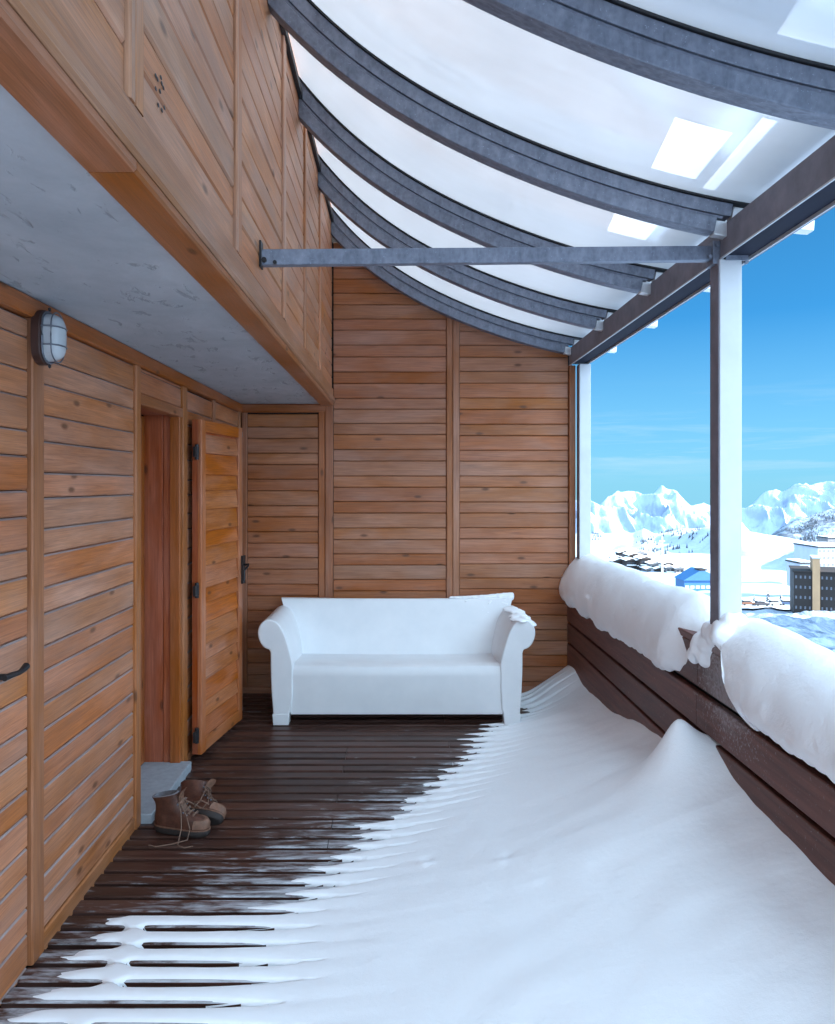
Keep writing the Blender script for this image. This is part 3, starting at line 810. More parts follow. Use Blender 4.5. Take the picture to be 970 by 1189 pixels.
# posts
def post(y, z0=.963):
    m = MB(); m.box((1.3225, y, z0), (1.416, y + .088, 2.576)); p = m.build('post', M['galv_light'], cn, None, .004, 2)
    m = MB(); m.box((1.319, y + .003, z0), (1.3215, y + .090, 2.574)); m.build('inner_plate', M['beam'], p)
    m = MB(); m.box((1.348, y + .005, 2.600), (1.440, y - .004, 2.57)); m.tube([(1.43, y - .002, 2.56), (1.43, y - .014, 2.56)], .008, 8); m.tube([(1.36, y - .002, 2.61), (1.36, y - .014, 2.61)], .008, 8)
    m.build('head_plate', M['galv'], p, 40)
    return p
post(3.21)
m = MB(); m.box((1.384, 5.985, .963), (1.472, 6.07, 2.576)); pb = m.build('post', M['galv_light'], cn, None, .004)
m = MB(); m.box((1.3815, 5.988, .964), (1.3835, 6.07, 2.57)); m.build('inner_plate', M['beam'], pb)
post(.36)
# tie bar
tb0 = Vector((-.535, 2.975, 2.515)); tb1 = Vector((1.329, 3.245, 2.612)); dv = (tb1 - tb0)
m = MB(); L = dv.length; a_ = dv.normalized(); cz = Vector((0, 0, 1)); cy = a_.cross(cz).normalized(); cz = cy.cross(a_).normalized() * 1
if cz.z < 0: cz = -cz
ny = Vector((0, -1, 0))
m.prism([(-.030, 0), (.030, 0), (.030, .008), (-.018, .008), (-.018, .04), (-.030, .04)], tb0, a_, cz, -ny * 1.0, L)
tb = m.build('tie_bar', M['galv'], cn, None, .0025)
m = MB(); m.box((XF + .001, 2.96, 2.475), (XF + .008, 3.01, 2.575)); m.tube([(XF + .02, 2.966, 2.50), (XF + .02, 2.955, 2.50)], .010, 8); m.tube([(XF + .06, 2.972, 2.492), (XF + .06, 2.962, 2.492)], .008, 8)
m.build('bracket', M['iron'], tb, 40)
m = MB(); m.box((1.300, 3.222, 2.56), (1.3295, 3.30, 2.655)); m.tube([(1.315, 3.221, 2.638), (1.315, 3.208, 2.638)], .009, 8); m.tube([(1.29, 3.231, 2.59), (1.29, 3.219, 2.59)], .008, 8)
m.build('end_plate', M['galv'], tb, 40)

# ------------------------------------------------------------------ sofa
SC = Vector((-.0255, 5.29, 0))
sofa = tag(empty('sofa', SC), 'white moulded plastic sofa with rolled arms standing against the end wall', 'sofa')
arm = [(-.842, .066), (-.735, .066), (-.713, .20), (-.709, .34), (-.709, .41), (-.722, .475), (-.738, .535), (-.757, .60), (-.782, .655), (-.815, .698), (-.857, .7215), (-.897, .716), (-.930, .688), (-.947, .645), (-.944, .598), (-.925, .552), (-.897, .524), (-.867, .512), (-.861, .49), (-.860, .36), (-.853, .20)]
def armobj(sx):
    pts = []
    n = len(arm)
    for i in range(n):
        p0, p1, p2, p3 = [Vector(arm[(i + k) % n]) for k in (-1, 0, 1, 2)]
        sharp = i in (0, 20) or i == 17
        for s in range(1 if sharp else 3):
            t = s / 3
            pts.append(.5 * ((2 * p1) + (-p0 + p2) * t + (2 * p0 - 5 * p1 + 4 * p2 - p3) * t * t + (-p0 + 3 * p1 - 3 * p2 + p3) * t ** 3))
    m = MB(); rings = []
    for (yy, grow, dz) in ((0, 0, 0), (.25, .0, -.004), (.5, .004, -.008), (.70, .008, -.012)):
        rings.append([((p.x - grow) * sx, yy, p.y + dz * (1 if p.y > .3 else 0)) for p in pts])
    m.loft(rings); return m.build('armrest', M['plastic'], sofa, 38, .012, 3)
armobj(1 * 1); armobj(-1)
# seat with front apron: profile in (y,z) lofted along x
sp = [(.015, .07), (.013, .20), (.006, .33), (.008, .375), (.022, .40), (.05, .413), (.12, .408), (.30, .388), (.50, .37), (.62, .37), (.62, .33), (.055, .33), (.045, .07)]
m = MB(); rings = []
for x in np.linspace(-.725, .725, 24):
    sag = .010 * (1 - (x / .725) ** 2)
    rings.append([(x, p[0], p[1] - (sag if p[1] > .36 else 0)) for p in sp])
m.loft(rings); m.build('seat', M['plastic'], sofa, 35)
# backrest
m = MB(); rings = []
for s in np.linspace(-1, 1, 30):
    row = []
    for (yy, z, hw) in ((.55, .30, .76), (.58, .40, .775), (.625, .53, .81), (.672, .66, .855), (.705, .75, .885), (.712, .764, .889), (.722, .770, .892), (.745, .768, .894), (.757, .755, .893), (.752, .66, .87), (.73, .40, .80), (.73, .10, .78), (.70, .10, .78), (.69, .28, .77)):
        bow = -.03 * (s * s) * (1 if yy < .72 else .6) * (0.5 + z * .6)
        row.append((s * hw, yy + bow, z - .012 * (1 - s * s) * (1 if z > .5 else 0)))
    rings.append(row)
m.loft(rings); m.build('backrest', M['plastic'], sofa, 35)
for (x, y) in ((-.842, .0), (.737, .0), (-.842, .62), (.737, .62)):
    m = MB(); m.prism([(0, 0), (.105, 0), (.112, .075), (-.006, .075)] if x > 0 else [(0, 0), (.105, 0), (.111, .075), (-.006, .075)], (x, y - (.0025 if y < .3 else 0), 0), Y_, X_, Z_, .10); m.build('leg', M['plastic'], sofa, None, .003, 2)
# snow dusting on its right end
m = MB(); rr = random.Random(3)
for i in range(70):
    x = .42 + .47 * (i / 69); hgt = .004 + .024 * ((x - .42) / .47) ** 1.5
    m.ico((SC.x + x, SC.y + .725 + rr.uniform(-.006, .006), .765 + hgt * .3), (.022, .022, hgt + .006), 2, nz=.3, ns=30, seed=i)
for i in range(70):
    s = rr.random() ** .6; z = .42 + .34 * rr.random(); x = .52 + .34 * s
    if (x - .52) / .34 < 1 - (z - .40) / .36 * .75 and rr.random() < .5: continue
    yy = np.interp(z, [.40, .53, .66, .75], [.58, .625, .672, .705]) - .03 * (x / .87) ** 2 * (.5 + z * .6)
    q = rr.uniform(.004, .014); m.ico((SC.x + x, SC.y + yy + .003, z), (q * 1.6, q * .55, q), 1, nz=.4, ns=60, seed=i)
for i in range(46):
    a = rr.uniform(-.35, 1.15); y = rr.uniform(.0, .60); q = rr.uniform(.02, .045)
    m.ico((SC.x + .857 + .088 * math.sin(a), SC.y + y, .618 + .092 * math.cos(a)), (q * 1.15, q * 1.7, .014), 2, nz=.3, ns=25, seed=i)
o = m.build('snow_dusting', M['snow'], None, 180)
rm = o.modifiers.new('Remesh', 'REMESH'); rm.mode = 'VOXEL'; rm.voxel_size = .0055; rm.use_smooth_shade = True
sm = o.modifiers.new('Smooth', 'SMOOTH'); sm.iterations = 14; sm.factor = .6
tag(o, 'crusted snow stuck to the right arm and back of the white sofa', 'snow')

# ------------------------------------------------------------------ boots
def boot(loc, rz, label, lean=0, tw=1):
    b = tag(empty('boot', loc, rz), label, 'boot', 'pair of brown walking boots')
    def ring(z, x0, x1, w, wt=None, k=26, dz=0):
        out = []; L = x1 - x0; wt = w * .92 if wt is None else wt
        for i in range(k):
            a = 2 * PI * i / k; ca, sa = math.cos(a), math.sin(a)
            xx = x0 + L * (.5 + .5 * ca)
            t_ = .5 + .5 * ca
            ww = (w * (1 - t_) + wt * t_) * (1 - .16 * math.exp(-((t_ - .42) / .16) ** 2) * (1 if L > .2 else 0))
            sg = (abs(sa) ** .72) * (1 if sa > 0 else -1)
            out.append((xx, ww * .5 * sg + (.008 * tw * t_), z + dz * t_))
        return out
    m = MB(); m.loft([ring(.0, .004, .272, .082, .094), ring(.006, 0, .28, .088, .10), ring(.024, -.002, .283, .09, .103), ring(.028, .0, .281, .086, .10)]); m.build('sole', M['sole'], b, 50)
    m = MB(); m.loft([ring(.028, -.003, .284, .091, .104), ring(.034, -.003, .284, .091, .104)]); m.build('welt', M['leather_light'], b, 50)
    m = MB()
    outer = [ring(.034, .003, .278, .084, .096), ring(.052, .0, .280, .086, .098), ring(.070, .0, .270, .084, .092), ring(.082, .002, .245, .080, .082), ring(.092, .004, .212, .076, .072), ring(.104, .006, .178, .073, .062),
             ring(.120, .006, .152, .072, .058), ring(.138, .002, .136, .075, .062, dz=.004), ring(.152, -.006, .128, .084, .074, dz=.014), ring(.160, -.012, .124, .090, .082, dz=.028)]
    inner = [ring(.162, -.004, .114, .078, .070, dz=.028), ring(.145, .004, .112, .066, .058), ring(.10, .012, .14, .06, .05)]
    m.loft(outer[:]); 
    # replace the flat cap by an inner wall
    m.f.pop(); m.uv.pop(); m.t.pop(); m.m.pop()
    base = len(m.v) - 26
    prev = base
    for rg in inner:
        nb = len(m.v)
        for p in rg: m.v.append(Vector(p))
        for i in range(26):
            j = (i + 1) % 26; m.face((prev + i, prev + j, nb + j, nb + i), None, .5, 1)
        prev = nb
    m.face([prev + i for i in range(26)], None, .5, 1)
    m.build('upper', [M['leather'], M['felt']], b, 60)
    m = MB()      # toe cap
    m.loft([[(x * 1.0, y * 1.03, z + .002) for (x, y, z) in r0] for r0 in ([(p[0] if p[0] > .215 else .215, p[1] if p[0] > .215 else p[1] * 1.0, p[2]) for p in ring(.036, .003, .281, .084, .098)], [(p[0] if p[0] > .218 else .218, p[1], p[2]) for p in ring(.056, .0, .283, .086, .098)], [(p[0] if p[0] > .222 else .222, p[1], p[2]) for p in ring(.074, .0, .272, .084, .092)])])
    m.build('toe_cap', M['leather_light'], b, 60)
    m = MB()      # tongue flopping forward out of the shaft
    P = []
    for (x, z, w) in ((.175, .100, .030), (.155, .116, .036), (.138, .138, .042), (.130, .160, .05), (.132, .182, .056), (.142, .200, .054), (.150, .208, .04)):
        P.append([(x + .004, -w * .5 * .9, z - .002), (x + .011, 0, z + .004), (x + .004, w * .5 * .9, z - .002), (x - .002, w * .3, z - .004), (x - .002, -w * .3, z - .004)])
    m.loft(P); m.build('tongue', M['leather_light'], b, 60)
    m = MB()
    for k, (x, z, w) in enumerate(((.205, .093, .026), (.185, .102, .027), (.166, .115, .028), (.152, .132, .03), (.142, .152, .034))):
        m.tube([(x - .006, -w, z - .006), (x + .004, -w * .4, z + .006), (x + .010, w * .3, z + .006), (x + .002, w, z - .004)], .0032, 6)
        m.tube([(x - .006, w, z - .006), (x + .006, w * .4, z + .008), (x + .008, -w * .3, z + .007), (x + .002, -w, z - .004)], .0032, 6)
    m.tube([(.140, -.034, .150), (.165, -.06, .11), (.175, -.075, .05), (.17, -.09, .005), (.19, -.14, .003), (.235, -.155, .004), (.26, -.13, .004)], .003, 6)
    m.tube([(.145, -.03, .150), (.19, -.055, .10), (.215, -.07, .05), (.21, -.085, .006), (.16, -.13, .003), (.10, -.17, .003), (.06, -.165, .004)], .003, 6)
    m.build('laces', M['lace'], b, 60)
    m = MB()
    for k, (x, z, w) in enumerate(((.205, .091, .030), (.185, .099, .031), (.166, .110, .032), (.152, .127, .034), (.142, .149, .037))):
        for s in (-1, 1):
            m = MB(); m.ico((x - .006, s * w, z - .006), .005, 1); m.build('eyelet', M['iron_grey'], b)
    return b
p0 = px(181, 968, 3.70)
boot((-1.165, 3.69, .002), -.22, 'brown leather walking boot in front, nearest the clad wall, laces trailing over the deck', tw=-1)
bfar = boot((-1.125, 3.765, .038), -.28, 'brown leather walking boot behind its twin, lying tipped over, mostly hidden by it', tw=1)
bfar.rotation_euler = (-.95, 0, -.28)

# ------------------------------------------------------------------ terrain and mountains
def vcrest(tt):
    u = CX + F * tt
    return interp(u, [300, 600, 690, 735, 748, 760, 790, 825, 862, 900, 930, 962, 1000, 1100, 1400], [612, 618, 620, 619, 614, 620, 614, 612, 616, 622, 628, 637, 646, 646, 640])
GY = [0, 60, 110, 200, 300, 430]; GZ = [-19, -21, -24, -32, -39.5, -45.5]
def gz(x, y):
    tt = x / max(y, 1)
    if y <= 430: z = interp(max(y, 0), GY, GZ)
    elif y <= 1000:
        v0 = CY + F * (EYE + 45.5) / 430; v1 = vcrest(tt); k = (y - 430) / 570
        v = v0 + (v1 - v0) * (k ** .62); z = EYE - (v - CY) * y / F
    else:
        zc = EYE - (vcrest(tt) - CY) * 1000 / F
        z = EYE - (vcrest(tt) + 5 * min(1, (y - 1000) / 200) - CY) * y / F
    a = .25 + 1.9 * float(sstep(50, 110, y)) * (1 - float(sstep(190, 230, y)) * .75)
    if y > 430: a = 1.2 + 9 * float(sstep(430, 620, y)) * (1 - .8 * float(sstep(800, 960, y)))
    sc = .07 if y < 430 else .012
    z += a * (mn.noise(Vector((x * sc, y * sc, 0))) + .5 * mn.noise(Vector((x * sc * 2.6, y * sc * 2.6, 4))) + (.35 * abs(mn.noise(Vector((x * .33, y * .2, 8)))) if y < 220 else 0))
    z += 11 * math.exp(-((x - 226) / 10) ** 4 - ((y - 425) / 26) ** 2) * (1 + .5 * mn.noise(Vector((x * .05, y * .05, 3)))) if 380 < y < 480 else 0  # this knoll and the next added for the shadows they cast
    z += 17 * math.exp(-((x - 252) / 17) ** 4 - ((y - 610) / 70) ** 2) * (1 + .7 * mn.noise(Vector((x * .04, y * .04, 6)))) if 450 < y < 780 else 0
    return z
m = MB()
ysg = list(np.geomspace(8, 60, 14))[:-1] + list(np.geomspace(60, 260, 130))[:-1] + list(np.geomspace(260, 1060, 110))[:-1] + list(np.geomspace(1060, 9000, 24))
tts = list(np.linspace(-1.5, .2, 14))[:-1] + list(np.linspace(.2, .64, 190))[:-1] + list(np.linspace(.64, 2.5, 16))
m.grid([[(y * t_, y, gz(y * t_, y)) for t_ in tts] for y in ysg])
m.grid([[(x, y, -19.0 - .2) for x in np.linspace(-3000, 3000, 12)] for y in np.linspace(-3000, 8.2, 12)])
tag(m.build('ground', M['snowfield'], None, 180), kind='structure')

# mountains : silhouette turned into a real range 5 km out
su = [200, 400, 560, 640, 688, 697, 706, 716, 730, 745, 752, 760, 768, 774, 786, 795, 803, 815, 824, 840, 862, 872, 884, 893, 902, 908, 916, 928, 945, 970, 1000, 1060, 1200, 1500]
sv = [560, 575, 570, 582, 579, 583, 578, 572.5, 571, 573, 570, 569, 566, 568, 568, 577, 584, 586, 586, 592, 589, 582, 577, 572, 571, 574, 567, 561, 559, 557.5, 556, 562, 565, 560]
def mountain_z(tt, w, Yc):
    """w: 0 foot .. 1 crest .. 2 back"""
    u = CX + F * tt; v = interp(u, su, sv)
    zc = EYE - (v - CY) * Yc / F; zb = EYE - (628 - CY) * Yc / F
    if w <= 1: k = w ** .9
    else: k = 1 - (w - 1) * 1.0
    z = zb + (zc - zb) * k
    return z
m = MB(); P = []
Yc0 = 5200.0
ttm = list(np.linspace(-.3, .2, 40))[:-1] + list(np.linspace(.2, .62, 380))[:-1] + list(np.linspace(.62, 1.2, 40))
ws = np.linspace(0, 1.6, 120)
for w in ws:
    row = []
    for tt in ttm:
        Yc = Yc0 + 250 * mn.noise(Vector((tt * 18, 0, 0)))
        y = Yc - 620 * (1 - w); x = tt * y
        z = mountain_z(tt, w, Yc)
        sx_ = x + .45 * (y - Yc)
        q = Vector((sx_ * .0050, y * .0028, 2.0)); rg = 0; amp = 1; fr = 1
        for o_ in range(5):
            rg += amp * (1 - abs(mn.noise(q * fr)) * 2.2); amp *= .42; fr *= 2.05
        env = (1 - abs(w - .45) / .75) if w < 1.2 else 0
        env = max(.06, env)
        z += (rg - 1.0) * 135 * env
        row.append((x, y, z))
    P.append(row)
m.grid(P); tag(m.build('mountains', M['mountain'], None, 35), kind='structure')
# wooded hill at the right
m = MB(); P = []
hu = [880, 900, 912, 925, 945, 970, 1010, 1100, 1300]; hv = [632, 618, 610, 604, 597, 590, 580, 560, 550]
for w in np.linspace(0, 1.7, 40):
    row = []
    for u in np.linspace(880, 1300, 120):
        v = interp(u, hu, hv); Yc = 2100; y = Yc - 330 * (1 - w); tt = (u - CX) / F
        zc = EYE - (v - CY) * Yc / F; zb = EYE - (650 - CY) * Yc / F
        k = w if w <= 1 else 1 - (w - 1) * .8
        z = zb + (zc - zb) * k + 9 * mn.noise(Vector((tt * y * .012, y * .012, 0))) * (1 if .1 < w else 0)
        row.append((tt * y, y, z))
    P.append(row)
m.grid(P); tag(m.build('wooded_hill', M['wooded'], None, 180), kind='structure')
# far woods as one mass of small conifers
m = MB(); rr = random.Random(11)
def cone_tree(m, p, h, mat=0):
    b = len(m.v); n = 5
    m.v.append(Vector((p[0], p[1], p[2] + h)))
    for i in range(n):
        a = 2 * PI * i / n + rr.random(); m.v.append(Vector((p[0] + h * .2 * math.cos(a), p[1] + h * .2 * math.sin(a), p[2] + h * .04)))
    for i in range(n): m.face((b, b + 1 + i, b + 1 + (i + 1) % n), None, .5, mat)
for i in range(1800):
    u = rr.uniform(900, 1010); w = rr.uniform(.1, 1.0); v = interp(u, hu, hv); Yc = 2100; y = Yc - 330 * (1 - w); tt = (u - CX) / F
    zc = EYE - (v - CY) * Yc / F; zb = EYE - (650 - CY) * Yc / F
    if mn.noise(Vector((u * .06, w * 5, 1))) < -.12: continue
    cone_tree(m, (tt * y, y, zb + (zc - zb) * w - 6), rr.uniform(6, 11))
for (u0, v0, ru, rv, n) in ((755, 628, 12, 6, 60), (805, 622, 18, 9, 150), (775, 612, 8, 5, 30), (692, 622, 6, 8, 40), (770, 640, 30, 4, 40), (880, 640, 20, 4, 4)):
    for i in range(n):
        u = rr.gauss(u0, ru * .6); y = rr.uniform(640, 990)
        v = rr.gauss(v0, rv * .5); tt = (u - CX) / F
        # find distance whose ground is seen at v
        best = min((abs((CY + F * (EYE - gz(tt * yy, yy)) / yy) - v), yy) for yy in np.linspace(500, 995, 34))[1]
        cone_tree(m, (tt * best, best, gz(tt * best, best) - .5), rr.uniform(2.2, 4.6))
tag(m.build('distant_woods', M['conifer'], None), 'dark conifer woods scattered over the far snowy slopes', 'woods', None, 'stuff')

# ------------------------------------------------------------------ buildings
def bldg(name, u0, u1, vtop, vbase, Y, depth, mat, label, cols, rws, wmat, cat='building', group=None, side_cols=0, wsize=(.5, .5), roof='flat', sill=None, width=None):
    a = px(u0, vbase, Y); b = px(u1, vtop, Y); W = width or b.x - a.x; H = b.z - a.z
    root = tag(empty(name, (a.x, Y, a.z)), label, cat, group)
    m = MB(); m.box((0, 0, -4), (W, depth, H)); m.build('wall', mat, root)
    m = MB()
    if roof == 'flat':
        m.box((-.3, -.3, H + .01), (W + .3, depth + .3, H + .35)); m.build('roof', M['bdark'], root)
        m = MB(); m.box((-.1, -.1, H + .36), (W + .1, depth + .1, H + .75)); m.build('roof_snow', M['snow'], root, None, .15)
    else:
        rh = W * .17
        m.prism([(-.8, 0), (W + .8, 0), (W / 2, rh + .2)], (0, -.8, H + .02), Y_, X_, Z_, depth + 1.6); m.build('roof', mat, root)
        m = MB(); e = .3
        m.prism([(-.9, .12), (W / 2, rh + .35), (W + .9, .12), (W + .9, .12 + e), (W / 2, rh + .35 + e), (-.9, .12 + e)], (0, -.9, H + .03), Y_, X_, Z_, depth + 1.8); m.build('roof_snow', M['snow'], root)
    ww, wh = W / cols * wsize[0], H / rws * wsize[1]
    proto = None
    for r_ in range(rws):
        for c_ in range(cols):
            cx = W * (c_ + .5) / cols; cz = H * (r_ + .52) / rws
            if proto is None:
                m = MB(); m.box((-ww / 2, -.06, -wh / 2), (ww / 2, .05, wh / 2)); proto = m.build('window', wmat, root); o = proto
            else:
                o = proto.copy(); COL.objects.link(o)
            o.location = (cx, 0, cz)
    if sill:
        for r_ in range(1, rws):
            m = MB(); m.box((-.2, -1.1, H * r_ / rws - .1), (W + .2, -.07, H * r_ / rws + .12)); m.box((-.2, -1.15, H * r_ / rws + .13), (W + .2, -.95, H * r_ / rws + .8)); bal = m.build('balcony', sill, root)
            m = MB(); m.box((-.2, -1.2, H * r_ / rws + .81), (W + .2, -.5, H * r_ / rws + 1.15)); m.build('balcony_snow', M['snow'], bal)
    return root
FA = .40; P0 = px(922, 711, 202)
def along(u):       # distance along the turned facade to where the sight line u meets it
    k = (u - CX) / F; return (k * P0.y - P0.x) / (math.cos(FA) + k * math.sin(FA))
def on_front(u): 
    q = along(u); return (P0.x + q * math.cos(FA), P0.y - q * math.sin(FA), P0.z)
def dark_block(u0, u1, cols, label):
    root = bldg('apartment_block', 0, 10, 664, 711, 202, 14, M['bdark'], label, cols, 4, M['bpale'], wsize=(.36, .28), width=along(u1) - along(u0))
    for c_ in list(root.children):
        if c_.name.startswith('roof_snow'): bpy.data.objects.remove(c_)
    root.location = on_front(u0); root.rotation_euler.z = -FA
dark_block(922, 943.2, 4, 'dark timber apartment block with small pale windows left of the tan stair tower')
dark_block(952.4, 1000, 9, 'dark timber apartment block with small pale windows right of the tan stair tower')
tw = tag(empty('stair_tower', on_front(943.4), -FA), 'tall tan stair tower between two dark apartment blocks', 'tower')
wt_ = along(952.2) - along(943.4)
m = MB(); m.box((0, -.6, -3), (wt_, 6, 14.2)); m.build('wall', M['btan'], tw)
m = MB(); m.box((-.1, -.7, 14.21), (wt_ + .1, 6.1, 14.6)); m.build('roof', M['bwhite'], tw)
bldg('white_block', 950, 990, 636, 668, 262, 16, M['bwhite'], 'white rendered block with rows of dark windows behind the dark apartment block', 8, 4, M['bgrey'], wsize=(.5, .35))
bldg('penthouse', 929, 943, 654.5, 668, 232, 8, M['bwhite'], 'small white flat-roofed house behind the dark block beside the tan tower', 2, 1, M['bgrey'], wsize=(.3, .4))
bldg('dark_hut', 961.5, 975, 625, 640, 330, 8, M['bgrey'], 'grey hut above the roof of the white rendered block', 2, 1, M['bglass'], wsize=(.4, .4))
bl = bldg('blue_hall', 795, 838, 674, 690, 300, 10, M['bblue'], 'blue clad hall with a low gabled roof beside the steel post', 7, 1, M['bwhite'], roof='flat', wsize=(.75, .22))
# gabled roof of the hall, its blue painted in for snow in shade
W = (838 - 795) * 300 / F
for c_ in list(bl.children):
    if c_.name.startswith('roof'): bpy.data.objects.remove(c_)
m = MB(); m.prism([(-.6, 0), (W + .6, 0), (W * .5, 4.1), (W * .44, 4.1)], (0, -.6, (690 - 674) * 300 / F + .02), Y_, X_, Z_, 11); m.build('roof', M['bblue'], bl)
m = MB(); m.box((W * .40, -.7, 9.2), (W * .60, 5, 9.7)); m.build('ridge_cap', M['bdark'], bl)
CH = [(731, 744, 645, 667, 436, 'wood'), (744, 757, 649, 671, 424, 'wood'), (756, 769, 655, 676, 416, 'grey'), (712, 722, 648, 660, 455, 'wood'), (771, 782, 655, 676, 409, 'wood'), (712, 727, 652, 664, 440, 'wood'), (719.5, 732, 642, 653, 470, 'wood'), (734, 752, 643, 656, 465, 'grey'), (728, 739, 651, 668, 430, 'wood'), (740, 750, 651, 670, 428, 'wood'), (751, 760, 661, 676, 415, 'grey'), (762, 772, 661, 678, 412, 'wood'), (774, 783, 659, 676, 405, 'grey'), (785, 794.5, 660, 677, 402, 'grey')]
LB = ['dark wide chalet with three balcony rows behind the middle pair of chalets', 'tall dark chalet stepping down between the middle pair and the grey chalet', 'tall grey chalet with snowy balconies behind the one left of the mast', 'small dark chalet behind the lowest one at the left end of the village', 'brown chalet just right of the mast, behind the pale grey one', 'small brown chalet lowest at the left end of the village terrace', 'dark chalet under a snowy gable, highest at the left of the village', 'wide grey chalet under a snowy gable beside the highest dark chalet', 'brown chalet with snowy balconies, left one of the tall middle pair', 'brown chalet with snowy balconies, right one of the tall middle pair', 'grey balconied chalet left of the pale mast foot', 'brown balconied chalet below the pale mast', 'pale grey chalet between the mast and the blue hall', 'pale grey chalet standing next to the blue hall']
for (q, lab) in zip(CH, LB):
    bldg('chalet', q[0], q[1], q[2], q[3] + 4, q[4], 9, M['bwood'] if q[5] == 'wood' else M['bgrey'], lab, 2, 2 if q[3] - q[2] < 14 else 3, M['bglass'], 'chalet', 'chalets of the village below', roof='gable', wsize=(.7, .5), sill=M['bwood'] if q[5] == 'wood' else M['bwhite'])
a = px(769, 662, 400); ms = MB(); ms.tube([(0, 0, -3), (0, 0, 17.5)], [.55, .38], 8); ms.box((-1.4, -.3, 14.8), (1.4, .3, 15.3))
o = ms.build('mast', M['mast'], None); o.location = a; tag(o, 'thin pale mast rising above the village chalets', 'mast')
# road with ploughed edge
m = MB(); P = []
for y in (213, 214, 217, 221, 224):
    P.append([(x, y + .05 * (x - 90), gz(x, y + .05 * (x - 90)) + .5) for x in np.linspace(60, 150, 50)])
m.grid(P); tag(m.build('road', flat('packed_snow_road', (.45, .47, .52), .7, 0, .2, .5), None, 180), kind='structure')
# parked cars
def car(loc, rz, mat, label):
    r_ = tag(empty('parked_car', loc, rz), label, 'car', 'cars parked along the village road')
    m = MB(); m.prism([(-2.1, .28), (2.1, .28), (2.15, .75), (1.3, .92), (-1.9, .98), (-2.15, .8)], (0, -.85, 0), Y_, X_, Z_, 1.7); m.build('body', mat, r_, None, .08)
    m = MB(); m.prism([(-1.75, .95), (1.15, .9), (.45, 1.42), (-1.35, 1.45)], (0, -.76, 0), Y_, X_, Z_, 1.52); m.build('windows', M['bglass'], r_, None, .05)
    m = MB(); m.prism([(-1.5, 1.44), (.5, 1.41), (.4, 1.72), (-1.3, 1.76)], (0, -.72, 0), Y_, X_, Z_, 1.44); m.prism([(1.0, .96), (2.0, .84), (1.9, 1.0), (1.1, 1.1)], (0, -.7, 0), Y_, X_, Z_, 1.4); m.build('snow_cover', M['snow'], r_, None, .1)
    for x in (-1.3, 1.3):
        for y in (-.86, .70):
            m = MB(); m.tube([(x, y, .31), (x, y + .16, .31)], .31, 14); m.build('wheel', M['tyre'], r_, 40)
    return r_
for k, (u, v, rz, mt, lab) in enumerate(((868, 697, .1, 'car1', 'rust coloured snowy car parked nearest the steel post'), (884, 697, .0, 'car0', 'black snowy car parked second from the steel post'), (900, 698, .1, 'car3', 'silver snowy car parked between the black car and the blue car'), (914, 698, -.1, 'car2', 'blue snowy car parked nearest the dark apartment block'))):
    Y = 226; x = (u - CX) * Y / F
    car((x, Y, gz(x, Y) + .55), rz, M[mt], lab)
def conifer(loc, h, label):
    r_ = tag(empty('conifer', loc), label, 'tree', 'snowy conifers beside the village road')
    m = MB(); m.tube([(0, 0, -1), (0, 0, h * .9)], [h * .03, h * .006], 6); m.build('trunk', M['bark'], r_)
    m = MB(); q = random.Random(int(h * 100))
    for i in range(160):
        s = i / 160; z = h * (.10 + .88 * s); rad = h * .24 * (1 - s) + .12; a = q.uniform(0, 2 * PI); l_ = rad * q.uniform(.6, 1.1); w_ = rad * .32
        d_ = Vector((math.cos(a), math.sin(a), 0)); n_ = Vector((-math.sin(a), math.cos(a), 0)); c_ = Vector((0, 0, z))
        b = len(m.v); m.v += [c_, c_ + d_ * l_ * .6 + n_ * w_ - Vector((0, 0, l_ * .3)), c_ + d_ * l_ - Vector((0, 0, l_ * .55)), c_ + d_ * l_ * .6 - n_ * w_ - Vector((0, 0, l_ * .3))]
        m.face((b, b + 1, b + 2, b + 3), None, .5, 1 if q.random() < .35 else 0)
    m.build('crown', [M['conifer'], M['snow']], r_)
for (u, h, Y, lab) in ((876, 3.4, 232, 'small snowy conifer between the rust car and the black car'), (892, 4.6, 234, 'tallest snowy conifer of the road, behind the black car'), (907, 3.8, 233, 'snowy conifer behind the gap between silver and blue cars'), (920, 3.0, 231, 'small snowy conifer close to the dark apartment block')):
    x = (u - CX) * Y / F; conifer((x, Y, gz(x, Y)), h, lab)
# unseen blocks added at right to shade this terrace and the field below it
SUN_AZ = Vector((.955, -.30, 0)).normalized(); SUN_EL = math.radians(27)
def sun_blocker(x0, y0, x1, y1, ztop, label, mt='bwood'):
    r_ = tag(empty('added_sun_blocker', (x0, y0, -21)), label, 'building')
    m = MB(); m.box((0, 0, -6), (x1 - x0, y1 - y0, ztop + 21)); m.build('wall', M[mt], r_)
    m = MB(); m.box((-.3, -.3, ztop + 21.01), (x1 - x0 + .3, y1 - y0 + .3, ztop + 21.2)); m.build('roof', M['snow'], r_)
XT = 46.0          # facing wall of the added block that keeps the sun off the open side
zt = 2.60 + (XT - 1.5) / SUN_AZ.x * math.tan(SUN_EL)
yo = -(XT - 1.5) * (.30 / .955)
sun_blocker(XT, yo + .6, XT + 8, yo + 7.6, zt, 'tall white unseen block added to keep the sun off the terrace', 'bwhite')
sun_blocker(XT, yo - 4.5, XT + 8, yo + .2, zt + 3.0, 'slightly taller white lift tower beside the tower block', 'bwhite')
sun_blocker(112, 20, 124, 78, 12, 'long brown unseen block added to shade the snowfield from the right')
sun_blocker(113, 84, 125, 128, 4, 'lower brown unseen block added to shade the snowfield from the right')
sun_blocker(115, 133, 127, 168, -2, 'lowest brown unseen block added to shade the snowfield from the right')

